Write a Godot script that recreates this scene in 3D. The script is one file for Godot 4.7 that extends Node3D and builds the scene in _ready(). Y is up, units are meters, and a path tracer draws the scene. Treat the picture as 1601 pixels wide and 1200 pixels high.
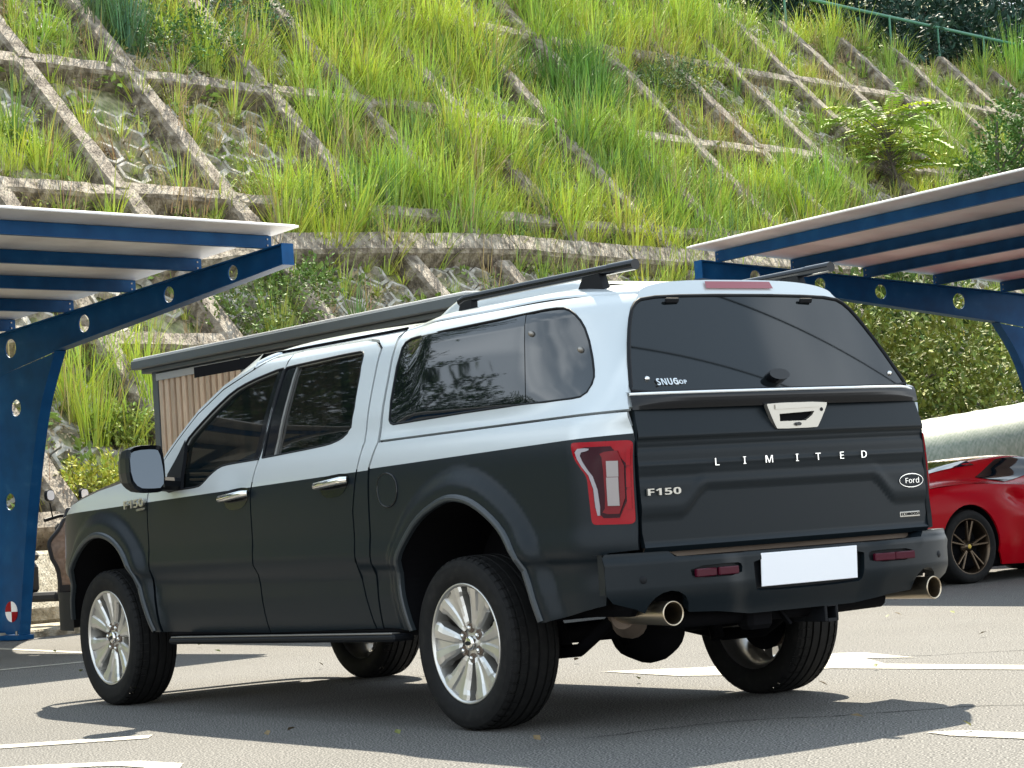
extends Node3D

# ---------------------------------------------------------------- mesh builder
class MB:
	var v := PackedVector3Array()
	var n := PackedVector3Array()
	var c := PackedColorArray()
	var uv := PackedVector2Array()
	var col := Color(1, 1, 1)
	func tri(a: Vector3, b: Vector3, d: Vector3, na: Vector3, nb: Vector3, nd: Vector3) -> void:
		if (b - a).cross(d - a).dot(na + nb + nd) > 0.0:
			v.append(a); v.append(d); v.append(b); n.append(na); n.append(nd); n.append(nb)
		else:
			v.append(a); v.append(b); v.append(d); n.append(na); n.append(nb); n.append(nd)
		c.append(col); c.append(col); c.append(col)
	func ftri(a: Vector3, b: Vector3, d: Vector3, out: Vector3) -> void:
		var m := (b - a).cross(d - a).normalized()
		if m.dot(out) < 0.0: m = -m
		tri(a, b, d, m, m, m)
	func quad(a: Vector3, b: Vector3, d: Vector3, e: Vector3, out: Vector3) -> void:
		var m := (d - a).cross(e - b).normalized()
		if m.dot(out) < 0.0: m = -m
		tri(a, b, d, m, m, m); tri(a, d, e, m, m, m)
	func box(xf: Transform3D, s: Vector3, ch := 0.0) -> void:
		# box centred on xf; ch is the chamfer of every edge
		var h := s * 0.5
		ch = minf(ch, minf(h.x, minf(h.y, h.z)) * 0.9)
		var q := h - Vector3(ch, ch, ch)
		var bs := xf.basis
		for ax in 3:
			for sg in [-1.0, 1.0]:
				var p := []
				for k in [[-1, -1], [1, -1], [1, 1], [-1, 1]]:
					var w := Vector3.ZERO
					w[ax] = sg * h[ax]; w[(ax + 1) % 3] = k[0] * q[(ax + 1) % 3]; w[(ax + 2) % 3] = k[1] * q[(ax + 2) % 3]
					p.append(xf * w)
				var o := Vector3.ZERO
				o[ax] = sg
				quad(p[0], p[1], p[2], p[3], bs * o)
		if ch <= 0.0: return
		for ax in 3:
			var b1 := (ax + 1) % 3
			var b2 := (ax + 2) % 3
			for s1 in [-1.0, 1.0]:
				for s2 in [-1.0, 1.0]:
					var w := [Vector3.ZERO, Vector3.ZERO, Vector3.ZERO, Vector3.ZERO]
					for k in 4:
						var t := Vector3.ZERO
						t[ax] = q[ax] * (-1.0 if k == 0 or k == 3 else 1.0)
						t[b1] = s1 * (h[b1] if k < 2 else q[b1])
						t[b2] = s2 * (q[b2] if k < 2 else h[b2])
						w[k] = xf * t
					var o := Vector3.ZERO
					o[b1] = s1; o[b2] = s2
					quad(w[0], w[1], w[2], w[3], bs * o)
		for sx in [-1.0, 1.0]:
			for sy in [-1.0, 1.0]:
				for sz in [-1.0, 1.0]:
					ftri(xf * Vector3(sx * h.x, sy * q.y, sz * q.z), xf * Vector3(sx * q.x, sy * h.y, sz * q.z), xf * Vector3(sx * q.x, sy * q.y, sz * h.z), bs * Vector3(sx, sy, sz))
	func abox(lo: Vector3, hi: Vector3, ch := 0.0) -> void:
		box(Transform3D(Basis(), (lo + hi) * 0.5), (hi - lo).abs(), ch)
	func bar(a: Vector3, b: Vector3, w: float, h: float, up := Vector3.UP, ch := 0.0) -> void:
		var z := (b - a).normalized()
		var x := up.cross(z).normalized()
		var y := z.cross(x)
		box(Transform3D(Basis(x, y, z), (a + b) * 0.5), Vector3(w, h, (b - a).length()), ch)
	func tube(pts: Array, radii: Array, seg := 10, caps := true) -> void:
		var prev := []
		var np := pts.size()
		var ref := Vector3.UP
		for i in np:
			var t: Vector3 = (pts[mini(i + 1, np - 1)] - pts[maxi(i - 1, 0)]).normalized()
			if absf(t.dot(ref)) > 0.95: ref = Vector3.RIGHT if absf(t.x) < 0.9 else Vector3.BACK
			var x := ref.cross(t).normalized()
			var y := t.cross(x)
			var ring := []
			var rad: float = radii[i] if i < radii.size() else radii[radii.size() - 1]
			for k in seg:
				var a := TAU * k / seg
				var o := x * cos(a) + y * sin(a)
				ring.append([pts[i] + o * rad, o])
			if i > 0:
				for k in seg:
					var k2 := (k + 1) % seg
					tri(prev[k][0], prev[k2][0], ring[k2][0], prev[k][1], prev[k2][1], ring[k2][1])
					tri(prev[k][0], ring[k2][0], ring[k][0], prev[k][1], ring[k2][1], ring[k][1])
			if caps and (i == 0 or i == np - 1):
				var o: Vector3 = -t if i == 0 else t
				for k in seg: tri(pts[i], ring[k][0], ring[(k + 1) % seg][0], o, o, o)
			prev = ring
	func lathe(prof: Array, xf: Transform3D, seg := 48, flat := false, rfun = null) -> void:
		# prof: [[r, z], ...] turned about the local z axis
		var m := prof.size()
		var nn := []
		for i in m:
			var d := Vector2(prof[mini(i + 1, m - 1)][0] - prof[maxi(i - 1, 0)][0], prof[mini(i + 1, m - 1)][1] - prof[maxi(i - 1, 0)][1])
			nn.append(Vector2(d.y, -d.x).normalized())
		for k in seg:
			var a0 := TAU * k / seg
			var a1 := TAU * (k + 1) / seg
			for i in m - 1:
				var P := []
				var N := []
				for q in [[i, a0, k], [i, a1, k + 1], [i + 1, a1, k + 1], [i + 1, a0, k]]:
					var r: float = prof[q[0]][0]
					if rfun != null: r += rfun.call(prof[q[0]][1], k, q[0])
					P.append(xf * Vector3(r * cos(q[1]), r * sin(q[1]), prof[q[0]][1]))
					var w: Vector2 = nn[q[0]]
					N.append(xf.basis * Vector3(w.x * cos(q[1]), w.x * sin(q[1]), w.y))
				if flat:
					quad(P[0], P[1], P[2], P[3], N[0] + N[2])
				else:
					if prof[i][0] > 1e-6: tri(P[0], P[1], P[2], N[0], N[1], N[2])
					if prof[i + 1][0] > 1e-6 or prof[i][0] <= 1e-6: tri(P[0], P[2], P[3], N[0], N[2], N[3])
	func prism(poly: PackedVector2Array, xf: Transform3D, z0: float, z1: float) -> void:
		# closed outline in local xy pushed from z0 to z1
		var t := Geometry2D.triangulate_polygon(poly)
		var bz := xf.basis.z
		for i in range(0, t.size(), 3):
			for z in [z0, z1]:
				var o := bz * (1.0 if z == maxf(z0, z1) else -1.0)
				var p := []
				for k in 3: p.append(xf * Vector3(poly[t[i + k]].x, poly[t[i + k]].y, z))
				ftri(p[0], p[1], p[2], o)
		var cw := Geometry2D.is_polygon_clockwise(poly)
		for i in poly.size():
			var a := poly[i]
			var b := poly[(i + 1) % poly.size()]
			var o2 := Vector2(b.y - a.y, a.x - b.x) * (-1.0 if cw else 1.0)
			quad(xf * Vector3(a.x, a.y, z0), xf * Vector3(b.x, b.y, z0), xf * Vector3(b.x, b.y, z1), xf * Vector3(a.x, a.y, z1), xf.basis * Vector3(o2.x, o2.y, 0))
	func grid(fn: Callable, nu: int, nv: int, out: Vector3, wrap_out = null) -> void:
		# smooth sheet fn(s, t), s and t in 0..1
		var P := []
		for i in nu + 1:
			var row := []
			for j in nv + 1: row.append(fn.call(float(i) / nu, float(j) / nv))
			P.append(row)
		var N := []
		for i in nu + 1:
			var row := []
			for j in nv + 1:
				var du: Vector3 = P[mini(i + 1, nu)][j] - P[maxi(i - 1, 0)][j]
				var dv: Vector3 = P[i][mini(j + 1, nv)] - P[i][maxi(j - 1, 0)]
				var m := du.cross(dv).normalized()
				var o := out
				if wrap_out != null: o = wrap_out.call(P[i][j])
				if m.dot(o) < 0.0: m = -m
				row.append(m)
			N.append(row)
		for i in nu:
			for j in nv:
				tri(P[i][j], P[i + 1][j], P[i + 1][j + 1], N[i][j], N[i + 1][j], N[i + 1][j + 1])
				tri(P[i][j], P[i + 1][j + 1], P[i][j + 1], N[i][j], N[i + 1][j + 1], N[i][j + 1])
	func arrays() -> Array:
		var a := []
		a.resize(Mesh.ARRAY_MAX)
		a[Mesh.ARRAY_VERTEX] = v
		a[Mesh.ARRAY_NORMAL] = n
		a[Mesh.ARRAY_COLOR] = c
		if uv.size() == v.size(): a[Mesh.ARRAY_TEX_UV] = uv
		return a

var rng := RandomNumberGenerator.new()
var used := {}
var M := {}

func mesh_of(list: Array) -> ArrayMesh:
	# list of [MB, material]
	var m := ArrayMesh.new()
	for e in list:
		if e[0].v.size() == 0: continue
		m.add_surface_from_arrays(Mesh.PRIMITIVE_TRIANGLES, e[0].arrays())
		m.surface_set_material(m.get_surface_count() - 1, e[1])
	return m

func numbered(called: String, parent: Node) -> String:
	var key := str(parent.get_instance_id()) + called
	used[key] = used.get(key, -1) + 1
	return called if used[key] == 0 else "%s_%03d" % [called, used[key]]

func part(parent: Node3D, called: String, what, mat = null) -> MeshInstance3D:
	# what: MB, list of [MB, material] or Mesh
	var o := MeshInstance3D.new()
	if what is MB: o.mesh = mesh_of([[what, mat]])
	elif what is Array: o.mesh = mesh_of(what)
	else:
		o.mesh = what
		if mat != null: o.material_override = mat
	o.name = numbered(called, parent)
	parent.add_child(o)
	return o

func thing(called: String, label: String, category: String, at := Vector3.ZERO, group := "") -> Node3D:
	var o := Node3D.new()
	o.name = numbered(called, self)
	add_child(o)
	o.position = at
	tag(o, label, category, group)
	return o

func tag(o: Node, label: String, category: String, group := "") -> void:
	o.set_meta("label", label)
	o.set_meta("category", category)
	if group != "": o.set_meta("group", group)

func struct(called: String, what, mat = null) -> MeshInstance3D:
	var o := part(self, called, what, mat)
	o.set_meta("kind", "structure")
	return o

func lin(r: float, g: float, b: float) -> Color:
	return Color(r, g, b).linear_to_srgb()

func mat(c: Color, rough := 0.6, metal := 0.0, coat := 0.0) -> StandardMaterial3D:
	var m := StandardMaterial3D.new()
	m.albedo_color = c
	m.roughness = rough
	m.metallic = metal
	if coat > 0.0:
		m.clearcoat_enabled = true
		m.clearcoat = coat
		m.clearcoat_roughness = 0.06
	m.cull_mode = BaseMaterial3D.CULL_DISABLED
	return m

func noise_img(size: int, freq: float, oct := 4, kind := FastNoiseLite.TYPE_SIMPLEX_SMOOTH, sd := 1) -> Image:
	var f := FastNoiseLite.new()
	f.noise_type = kind
	f.frequency = freq
	f.fractal_octaves = oct
	f.seed = sd
	return f.get_seamless_image(size, size, false, false, 0.15)

func ramp_tex(img: Image, stops: Array) -> ImageTexture:
	# stops: [[t, linear Color], ...]
	var lut := PackedByteArray()
	for i in 256:
		var t := i / 255.0
		var k := 0
		while k < stops.size() - 2 and t > stops[k + 1][0]: k += 1
		var f := clampf((t - stops[k][0]) / maxf(stops[k + 1][0] - stops[k][0], 1e-4), 0.0, 1.0)
		var cc: Color = stops[k][1].lerp(stops[k + 1][1], f).linear_to_srgb()
		lut.append(int(cc.r * 255.0)); lut.append(int(cc.g * 255.0)); lut.append(int(cc.b * 255.0))
	var src := img.get_data()
	var out := PackedByteArray()
	out.resize(src.size() * 3)
	for i in src.size():
		var b := src[i] * 3
		var j := i * 3
		out[j] = lut[b]; out[j + 1] = lut[b + 1]; out[j + 2] = lut[b + 2]
	return ImageTexture.create_from_image(Image.create_from_data(img.get_width(), img.get_height(), false, Image.FORMAT_RGB8, out))

func bump_tex(img: Image, strength: float) -> ImageTexture:
	var i2 := img.duplicate()
	i2.convert(Image.FORMAT_RGBA8)
	i2.bump_map_to_normal_map(strength)
	return ImageTexture.create_from_image(i2)

func tri_mat(tex: Texture2D, scale: float, rough: float, nrm: Texture2D = null, nscale := 1.0, world := true) -> StandardMaterial3D:
	var m := mat(Color(1, 1, 1), rough)
	m.albedo_texture = tex
	m.uv1_triplanar = true
	m.uv1_world_triplanar = world
	m.uv1_scale = Vector3(scale, scale, scale)
	if nrm != null:
		m.normal_enabled = true
		m.normal_texture = nrm
		m.normal_scale = nscale
	return m

func text_part(parent: Node3D, called: String, txt: String, height: float, depth: float, xf: Transform3D, m: Material, bold := true, stretch := 1.0) -> MeshInstance3D:
	var t := TextMesh.new()
	var f := SystemFont.new()
	f.font_names = PackedStringArray(["Droid Sans"])
	f.font_weight = 700 if bold else 400
	t.font = f
	t.text = txt
	t.font_size = 64
	t.pixel_size = height / 46.0
	t.depth = depth
	t.material = m
	var o := MeshInstance3D.new()
	o.mesh = t
	o.name = numbered(called, parent)
	parent.add_child(o)
	o.transform = xf * Transform3D(Basis().scaled(Vector3(stretch, 1, 1)), Vector3.ZERO)
	return o

# ---------------------------------------------------------------- panels on a curved surface
func _nrm(fm: Callable, a: float, b: float, out: Vector3) -> Vector3:
	var e := 0.004
	var du: Vector3 = fm.call(a + e, b) - fm.call(a - e, b)
	var dv: Vector3 = fm.call(a, b + e) - fm.call(a, b - e)
	var m := du.cross(dv).normalized()
	return -m if m.dot(out) < 0.0 else m

func poly(a: Array) -> PackedVector2Array:
	var p := PackedVector2Array()
	for q in a: p.append(Vector2(q[0], q[1]))
	return p

func smooth_poly(a: PackedVector2Array, times := 2) -> PackedVector2Array:
	# corner cutting, closed
	for t in times:
		var b := PackedVector2Array()
		for i in a.size():
			var p := a[i]
			var q := a[(i + 1) % a.size()]
			b.append(p.lerp(q, 0.25)); b.append(p.lerp(q, 0.75))
		a = b
	return a

func round_poly(a: PackedVector2Array, rad: float) -> PackedVector2Array:
	# every corner rounded by about rad
	var b := PackedVector2Array()
	var m := a.size()
	for i in m:
		var p := a[(i + m - 1) % m]
		var q := a[i]
		var n := a[(i + 1) % m]
		var d0 := minf(rad, q.distance_to(p) * 0.45)
		var d1 := minf(rad, q.distance_to(n) * 0.45)
		var s := q + (p - q).normalized() * d0
		var e := q + (n - q).normalized() * d1
		for k in 5:
			var t := k / 4.0
			b.append(s.lerp(q, t).lerp(q.lerp(e, t), t))
	return b

func smooth_line(a: PackedVector2Array, times := 2) -> PackedVector2Array:
	for t in times:
		var b := PackedVector2Array([a[0]])
		for i in a.size() - 1:
			b.append(a[i].lerp(a[i + 1], 0.25)); b.append(a[i].lerp(a[i + 1], 0.75))
		b.append(a[a.size() - 1])
		a = b
	return a

# pl is cut into cells and laid on fm(a, b). zone(a, b) -> 0/1 picks mbs[zone]; the border between zones is the line ln
func panel(mbs: Array, pl: PackedVector2Array, holes: Array, fm: Callable, out: Vector3, cell := 0.06, thick := 0.018, split := PackedVector2Array()) -> void:
	var lo := pl[0]
	var hi := pl[0]
	for q in pl:
		lo = lo.min(q); hi = hi.max(q)
	var zones := [null]
	if split.size() == 2:
		var s0 := split[0]
		var s1 := split[1]
		zones = [PackedVector2Array([s0, s1, s1 - Vector2(0, 9), s0 - Vector2(0, 9)]), PackedVector2Array([s0, s1, s1 + Vector2(0, 9), s0 + Vector2(0, 9)])]
	for z in zones.size():
		var mb: MB = mbs[mini(z, mbs.size() - 1)]
		var bases: Array = [pl]
		if zones[z] != null: bases = Geometry2D.intersect_polygons(pl, zones[z])
		for bp in bases:
			var x := lo.x
			while x < hi.x:
				var y := lo.y
				while y < hi.y:
					var rect := PackedVector2Array([Vector2(x, y), Vector2(x + cell, y), Vector2(x + cell, y + cell), Vector2(x, y + cell)])
					var pcs: Array = Geometry2D.intersect_polygons(bp, rect)
					for hl in holes:
						var nx := []
						for pc in pcs:
							for r in Geometry2D.clip_polygons(pc, hl):
								if not Geometry2D.is_polygon_clockwise(r): nx.append(r)
						pcs = nx
					for pc in pcs:
						var t := Geometry2D.triangulate_polygon(pc)
						if t.size() == 0: continue
						var P := []
						var N := []
						for q in pc:
							P.append(fm.call(q.x, q.y)); N.append(_nrm(fm, q.x, q.y, out))
						for i in range(0, t.size(), 3):
							mb.tri(P[t[i]], P[t[i + 1]], P[t[i + 2]], N[t[i]], N[t[i + 1]], N[t[i + 2]])
					y += cell
				x += cell
	if thick > 0.0:
		var loops := [pl]
		loops.append_array(holes)
		for li in loops.size():
			var lp: PackedVector2Array = loops[li]
			for i in lp.size():
				var a := lp[i]
				var b := lp[(i + 1) % lp.size()]
				var k := maxi(1, int((b - a).length() / 0.06))
				for s in k:
					var p := a.lerp(b, float(s) / k)
					var q := a.lerp(b, float(s + 1) / k)
					var mid := (p + q) * 0.5
					var mb: MB = mbs[0]
					if split.size() == 2 and mbs.size() > 1:
						var f := (mid.x - split[0].x) / (split[1].x - split[0].x)
						if mid.y > lerpf(split[0].y, split[1].y, f): mb = mbs[1]
					var P0: Vector3 = fm.call(p.x, p.y)
					var P1: Vector3 = fm.call(q.x, q.y)
					var N0 := _nrm(fm, mid.x, mid.y, out)
					var od := (P1 - P0).cross(N0)
					mb.quad(P0, P1, P1 - N0 * thick, P0 - N0 * thick, od)

# flat plate with holes in the plane xf (local xy), thickness t, optional finer cells
func plate(mb: MB, pl: PackedVector2Array, holes: Array, xf: Transform3D, t: float, cell := 0.5) -> void:
	for sg in [-0.5, 0.5]:
		panel([mb], pl, holes, func(a, b): return xf * Vector3(a, b, t * sg), xf.basis.z * sg, cell, t if sg > 0 else 0.0)

func circle(cx: float, cy: float, r: float, k := 20, ry := -1.0) -> PackedVector2Array:
	var p := PackedVector2Array()
	for i in k: p.append(Vector2(cx + r * cos(TAU * i / k), cy + (r if ry < 0 else ry) * sin(TAU * i / k)))
	return p

func _ready() -> void:
	rng.seed = 7
	# camera
	var cam := Camera3D.new()
	cam.name = "camera"
	var fwd := Vector3(-0.81206809, 0.05578664, -0.58089007)
	var rt := fwd.cross(Vector3.UP).normalized()
	var up := rt.cross(fwd)
	var roll := -0.06382913
	cam.transform = Transform3D(Basis(rt * cos(roll) + up * sin(roll), up * cos(roll) - rt * sin(roll), -fwd), Vector3(8.62935, 0.96426, 6.78820))
	cam.fov = 18.93
	cam.near = 0.1
	cam.far = 600.0
	add_child(cam)
	cam.current = true
	# sky and exposure
	var we := WorldEnvironment.new()
	we.name = "world_environment"
	var env := Environment.new()
	env.background_mode = Environment.BG_SKY
	var sky := Sky.new()
	var sm := ProceduralSkyMaterial.new()
	sm.sky_top_color = Color(0.58, 0.65, 0.72)
	sm.sky_horizon_color = Color(0.90, 0.92, 0.93)
	sm.sky_curve = 0.2
	sm.ground_bottom_color = Color(0.34, 0.33, 0.31)
	sm.ground_horizon_color = Color(0.62, 0.63, 0.62)
	sm.sky_cover = cloud_cover()
	sm.sky_cover_modulate = Color(1, 1, 1, 1)
	sm.sun_angle_max = 0.0
	sm.energy_multiplier = 1.0
	sky.sky_material = sm
	env.sky = sky
	env.tonemap_mode = Environment.TONE_MAPPER_LINEAR
	env.tonemap_exposure = 2.8
	env.sdfgi_enabled = true
	env.ssao_enabled = true
	env.ssil_enabled = true
	we.environment = env
	add_child(we)
	# sun: high, from beyond the slope
	var sun := DirectionalLight3D.new()
	sun.name = "sun"
	sun.light_energy = 1.6
	sun.light_color = Color(1.0, 0.96, 0.88)
	sun.light_angular_distance = 0.5
	sun.shadow_enabled = true
	add_child(sun)
	sun.look_at_from_position(Vector3(-9.7, 15.7, -7.8), Vector3.ZERO)

	make_materials()
	build_ground()
	build_hill()
	build_carports()
	build_shed()
	build_truck()
	build_red_car()
	build_scooter()
	build_tank()
	build_trees()
	build_cables()
	build_grass()

func cloud_cover() -> ImageTexture:
	# broken cloud all round, thinning overhead
	var f := FastNoiseLite.new()
	f.seed = 77; f.frequency = 1.6; f.fractal_octaves = 5
	var w := 512
	var h := 256
	var im := Image.create(w, h, false, Image.FORMAT_RGBA8)
	for j in h:
		var el := PI * (0.5 - (j + 0.5) / h)
		for i in w:
			var az := TAU * (i + 0.5) / w
			var d := Vector3(cos(el) * cos(az), sin(el) * 2.2, cos(el) * sin(az))
			var n := f.get_noise_3dv(d * 1.3)
			var k := smoothstep(-0.12, 0.42, n) if el > 0.0 else 0.0
			im.set_pixel(i, j, Color(0.80, 0.80, 0.79, k * 0.62))
	return ImageTexture.create_from_image(im)

func make_materials() -> void:
	# truck
	M.charcoal = mat(lin(0.0074, 0.0115, 0.0148), 0.33)
	M.charcoal.metallic_specular = 0.31
	M.white = mat(lin(0.52, 0.56, 0.57), 0.28, 0.25, 0.6)
	M.gloss_black = mat(lin(0.005, 0.006, 0.008), 0.12)
	M.gloss_black.metallic_specular = 0.4
	M.black = mat(lin(0.007, 0.008, 0.010), 0.55)
	M.black.metallic_specular = 0.3
	M.under = mat(lin(0.006, 0.006, 0.007), 0.8)
	M.under.metallic_specular = 0.15
	M.chrome = mat(lin(0.80, 0.79, 0.76), 0.12, 1.0)
	M.alloy = mat(lin(0.60, 0.585, 0.55), 0.32, 0.85)
	M.alloy_paint = mat(lin(0.36, 0.35, 0.33), 0.32, 0.9)
	M.steel = mat(lin(0.30, 0.28, 0.25), 0.45, 0.9)
	M.satin = mat(lin(0.48, 0.455, 0.405), 0.34, 0.8)
	M.rust_steel = mat(lin(0.16, 0.12, 0.09), 0.7, 0.3)
	M.exhaust = mat(lin(0.52, 0.44, 0.33), 0.3, 1.0)
	M.red_lens = mat(lin(0.27, 0.002, 0.007), 0.10)
	M.red_lens.metallic_specular = 0.28
	M.dark_red = mat(lin(0.028, 0.002, 0.006), 0.12)
	M.dark_red.metallic_specular = 0.25
	M.inner_red = mat(lin(0.15, 0.002, 0.006), 0.12)
	M.inner_red.metallic_specular = 0.3
	M.white_lens = mat(lin(0.27, 0.235, 0.225), 0.18)
	M.pink_lens = mat(lin(0.28, 0.085, 0.10), 0.2)
	M.grey_lens = mat(lin(0.27, 0.245, 0.26), 0.2)
	M.maroon = mat(lin(0.055, 0.003, 0.012), 0.25)
	M.maroon.metallic_specular = 0.3
	M.glass = mat(lin(0.006, 0.008, 0.009), 0.02, 0.0, 0.0)
	M.glass.metallic_specular = 0.5
	M.side_glass = mat(lin(0.004, 0.006, 0.007), 0.02)
	M.side_glass.metallic_specular = 0.95
	M.lip = mat(lin(0.022, 0.028, 0.032), 0.35)
	M.tint = mat(lin(0.003, 0.005, 0.005), 0.02)
	M.tint.metallic_specular = 0.4
	M.tint.transparency = BaseMaterial3D.TRANSPARENCY_ALPHA
	M.tint.albedo_color.a = 0.86
	M.seat = mat(lin(0.03, 0.028, 0.026), 0.7)
	M.mirror = mat(lin(0.12, 0.135, 0.15), 0.03, 1.0)
	M.trim = mat(lin(0.80, 0.82, 0.82), 0.25, 0.3)
	M.plate = mat(lin(0.82, 0.83, 0.86), 0.4)
	# tyre rubber with dust
	var n1 := noise_img(256, 0.02, 4, FastNoiseLite.TYPE_SIMPLEX_SMOOTH, 3)
	M.tyre = tri_mat(ramp_tex(n1, [[0.0, Color(0.007, 0.007, 0.007)], [0.6, Color(0.010, 0.010, 0.010)], [1.0, Color(0.019, 0.018, 0.017)]]), 3.0, 0.72)
	M.tyre.uv1_world_triplanar = false
	M.tyre.metallic_specular = 0.3
	# asphalt: coarse aggregate, patches
	var ag := noise_img(1024, 0.11, 2, FastNoiseLite.TYPE_SIMPLEX, 11)
	M.asphalt = tri_mat(ramp_tex(ag, [[0.0, Color(0.018, 0.018, 0.017)], [0.36, Color(0.037, 0.035, 0.033)], [0.47, Color(0.074, 0.071, 0.068)], [0.58, Color(0.139, 0.134, 0.124)], [0.72, Color(0.249, 0.240, 0.224)], [1.0, Color(0.369, 0.358, 0.332)]]), 0.62, 0.86, bump_tex(ag, 5.0), 0.8)
	M.asphalt.vertex_color_use_as_albedo = true
	var pn := noise_img(512, 0.03, 5, FastNoiseLite.TYPE_SIMPLEX, 21)
	M.marking = tri_mat(worn_tex(pn, [[0.0, Color(0.186, 0.174, 0.150)], [0.34, Color(0.323, 0.305, 0.261)], [0.5, Color(0.386, 0.360, 0.305)], [1.0, Color(0.435, 0.410, 0.348)]]), 1.3, 0.8)
	M.marking.transparency = BaseMaterial3D.TRANSPARENCY_ALPHA_SCISSOR
	M.marking.alpha_scissor_threshold = 0.5
	# weathered concrete: pale film, dark lichen, rusty streaks
	var cn := noise_img(512, 0.012, 6, FastNoiseLite.TYPE_SIMPLEX, 31)
	var cb := bump_tex(noise_img(512, 0.05, 4, FastNoiseLite.TYPE_SIMPLEX, 32), 6.0)
	M.concrete = tri_mat(ramp_tex(cn, [[0.0, Color(0.048, 0.038, 0.027)], [0.32, Color(0.097, 0.078, 0.056)], [0.45, Color(0.184, 0.149, 0.107)], [0.58, Color(0.281, 0.235, 0.177)], [0.78, Color(0.398, 0.342, 0.269)], [1.0, Color(0.485, 0.423, 0.344)]]), 0.55, 0.9, cb, 1.0)
	M.concrete_brown = tri_mat(ramp_tex(cn, [[0.0, Color(0.051, 0.039, 0.029)], [0.34, Color(0.123, 0.099, 0.073)], [0.5, Color(0.201, 0.165, 0.125)], [0.68, Color(0.302, 0.258, 0.201)], [1.0, Color(0.412, 0.369, 0.306)]]), 0.6, 0.92, cb, 1.0)
	M.hex = tri_mat(ramp_tex(cn, [[0.0, Color(0.138, 0.125, 0.101)], [0.35, Color(0.276, 0.251, 0.207)], [0.55, Color(0.427, 0.396, 0.333)], [1.0, Color(0.603, 0.565, 0.502)]]), 0.8, 0.92, cb, 0.8)
	var sn := noise_img(512, 0.02, 6, FastNoiseLite.TYPE_SIMPLEX, 41)
	M.soil = tri_mat(ramp_tex(sn, [[0.0, Color(0.075, 0.078, 0.038)], [0.36, Color(0.180, 0.188, 0.087)], [0.50, Color(0.300, 0.292, 0.150)], [0.66, Color(0.435, 0.398, 0.255)], [1.0, Color(0.600, 0.532, 0.390)]]), 0.35, 0.95, bump_tex(sn, 8.0), 1.0)
	M.rubble = tri_mat(ramp_tex(cn, [[0.0, Color(0.117, 0.099, 0.068)], [0.4, Color(0.270, 0.239, 0.171)], [0.55, Color(0.378, 0.342, 0.261)], [1.0, Color(0.495, 0.459, 0.378)]]), 0.9, 0.92, cb, 1.0)
	# painted steel of the carports, roof sheet
	M.blue = tri_mat(ramp_tex(noise_img(256, 0.015, 5, FastNoiseLite.TYPE_SIMPLEX, 91), [[0.0, Color(0.004, 0.047, 0.136)], [0.5, Color(0.004, 0.061, 0.177)], [0.8, Color(0.007, 0.073, 0.195)], [1.0, Color(0.024, 0.100, 0.224)]]), 0.7, 0.42)
	M.blue.metallic_specular = 0.25
	M.roof_sheet = tri_mat(ramp_tex(noise_img(256, 0.01, 5, FastNoiseLite.TYPE_SIMPLEX, 92), [[0.0, Color(0.625, 0.594, 0.562)], [0.5, Color(0.775, 0.750, 0.719)], [1.0, Color(0.850, 0.850, 0.825)]]), 0.4, 0.5)
	M.roof_sheet.backlight = Color(0.46, 0.42, 0.38)
	# shed
	M.slate = mat(lin(0.11, 0.125, 0.13), 0.5)
	M.slate_dark = mat(lin(0.035, 0.040, 0.044), 0.55)
	M.frame_pale = mat(lin(0.46, 0.45, 0.42), 0.6)
	var wn := noise_img(256, 0.03, 4, FastNoiseLite.TYPE_SIMPLEX, 51)
	M.wood = []
	for k in 3:
		var f := ([0.86, 1.0, 1.13][k] as float) * 1.55
		var w := tri_mat(ramp_tex(wn, [[0.0, Color(0.37, 0.265, 0.18) * f], [0.5, Color(0.44, 0.325, 0.225) * f], [1.0, Color(0.50, 0.375, 0.265) * f]]), 2.0, 0.6)
		w.uv1_scale = Vector3(6, 0.5, 6)
		M.wood.append(w)
	# foliage
	M.grass = mat(Color(1, 1, 1), 0.6)
	M.grass.metallic_specular = 0.3
	M.grass.vertex_color_use_as_albedo = true
	M.grass.backlight = Color(0.95, 1.0, 0.55)
	M.leaf = mat(Color(1, 1, 1), 0.62)
	M.leaf.metallic_specular = 0.3
	M.leaf.vertex_color_use_as_albedo = true
	M.leaf.backlight = Color(0.7, 0.8, 0.35)
	M.bark = tri_mat(ramp_tex(wn, [[0.0, Color(0.05, 0.042, 0.034)], [1.0, Color(0.16, 0.14, 0.115)]]), 3.0, 0.9)

func worn_tex(img: Image, stops: Array) -> ImageTexture:
	# paint with flakes missing
	var base: Image = ramp_tex(img, stops).get_image()
	base.convert(Image.FORMAT_RGBA8)
	var fine := noise_img(img.get_width(), 0.09, 3, FastNoiseLite.TYPE_SIMPLEX, 23)
	var a := img.get_data()
	var b := fine.get_data()
	var d := base.get_data()
	for i in a.size():
		if b[i] * 0.6 + a[i] * 0.4 < 72.0: d[i * 4 + 3] = 0
	return ImageTexture.create_from_image(Image.create_from_data(img.get_width(), img.get_height(), false, Image.FORMAT_RGBA8, d))

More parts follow.
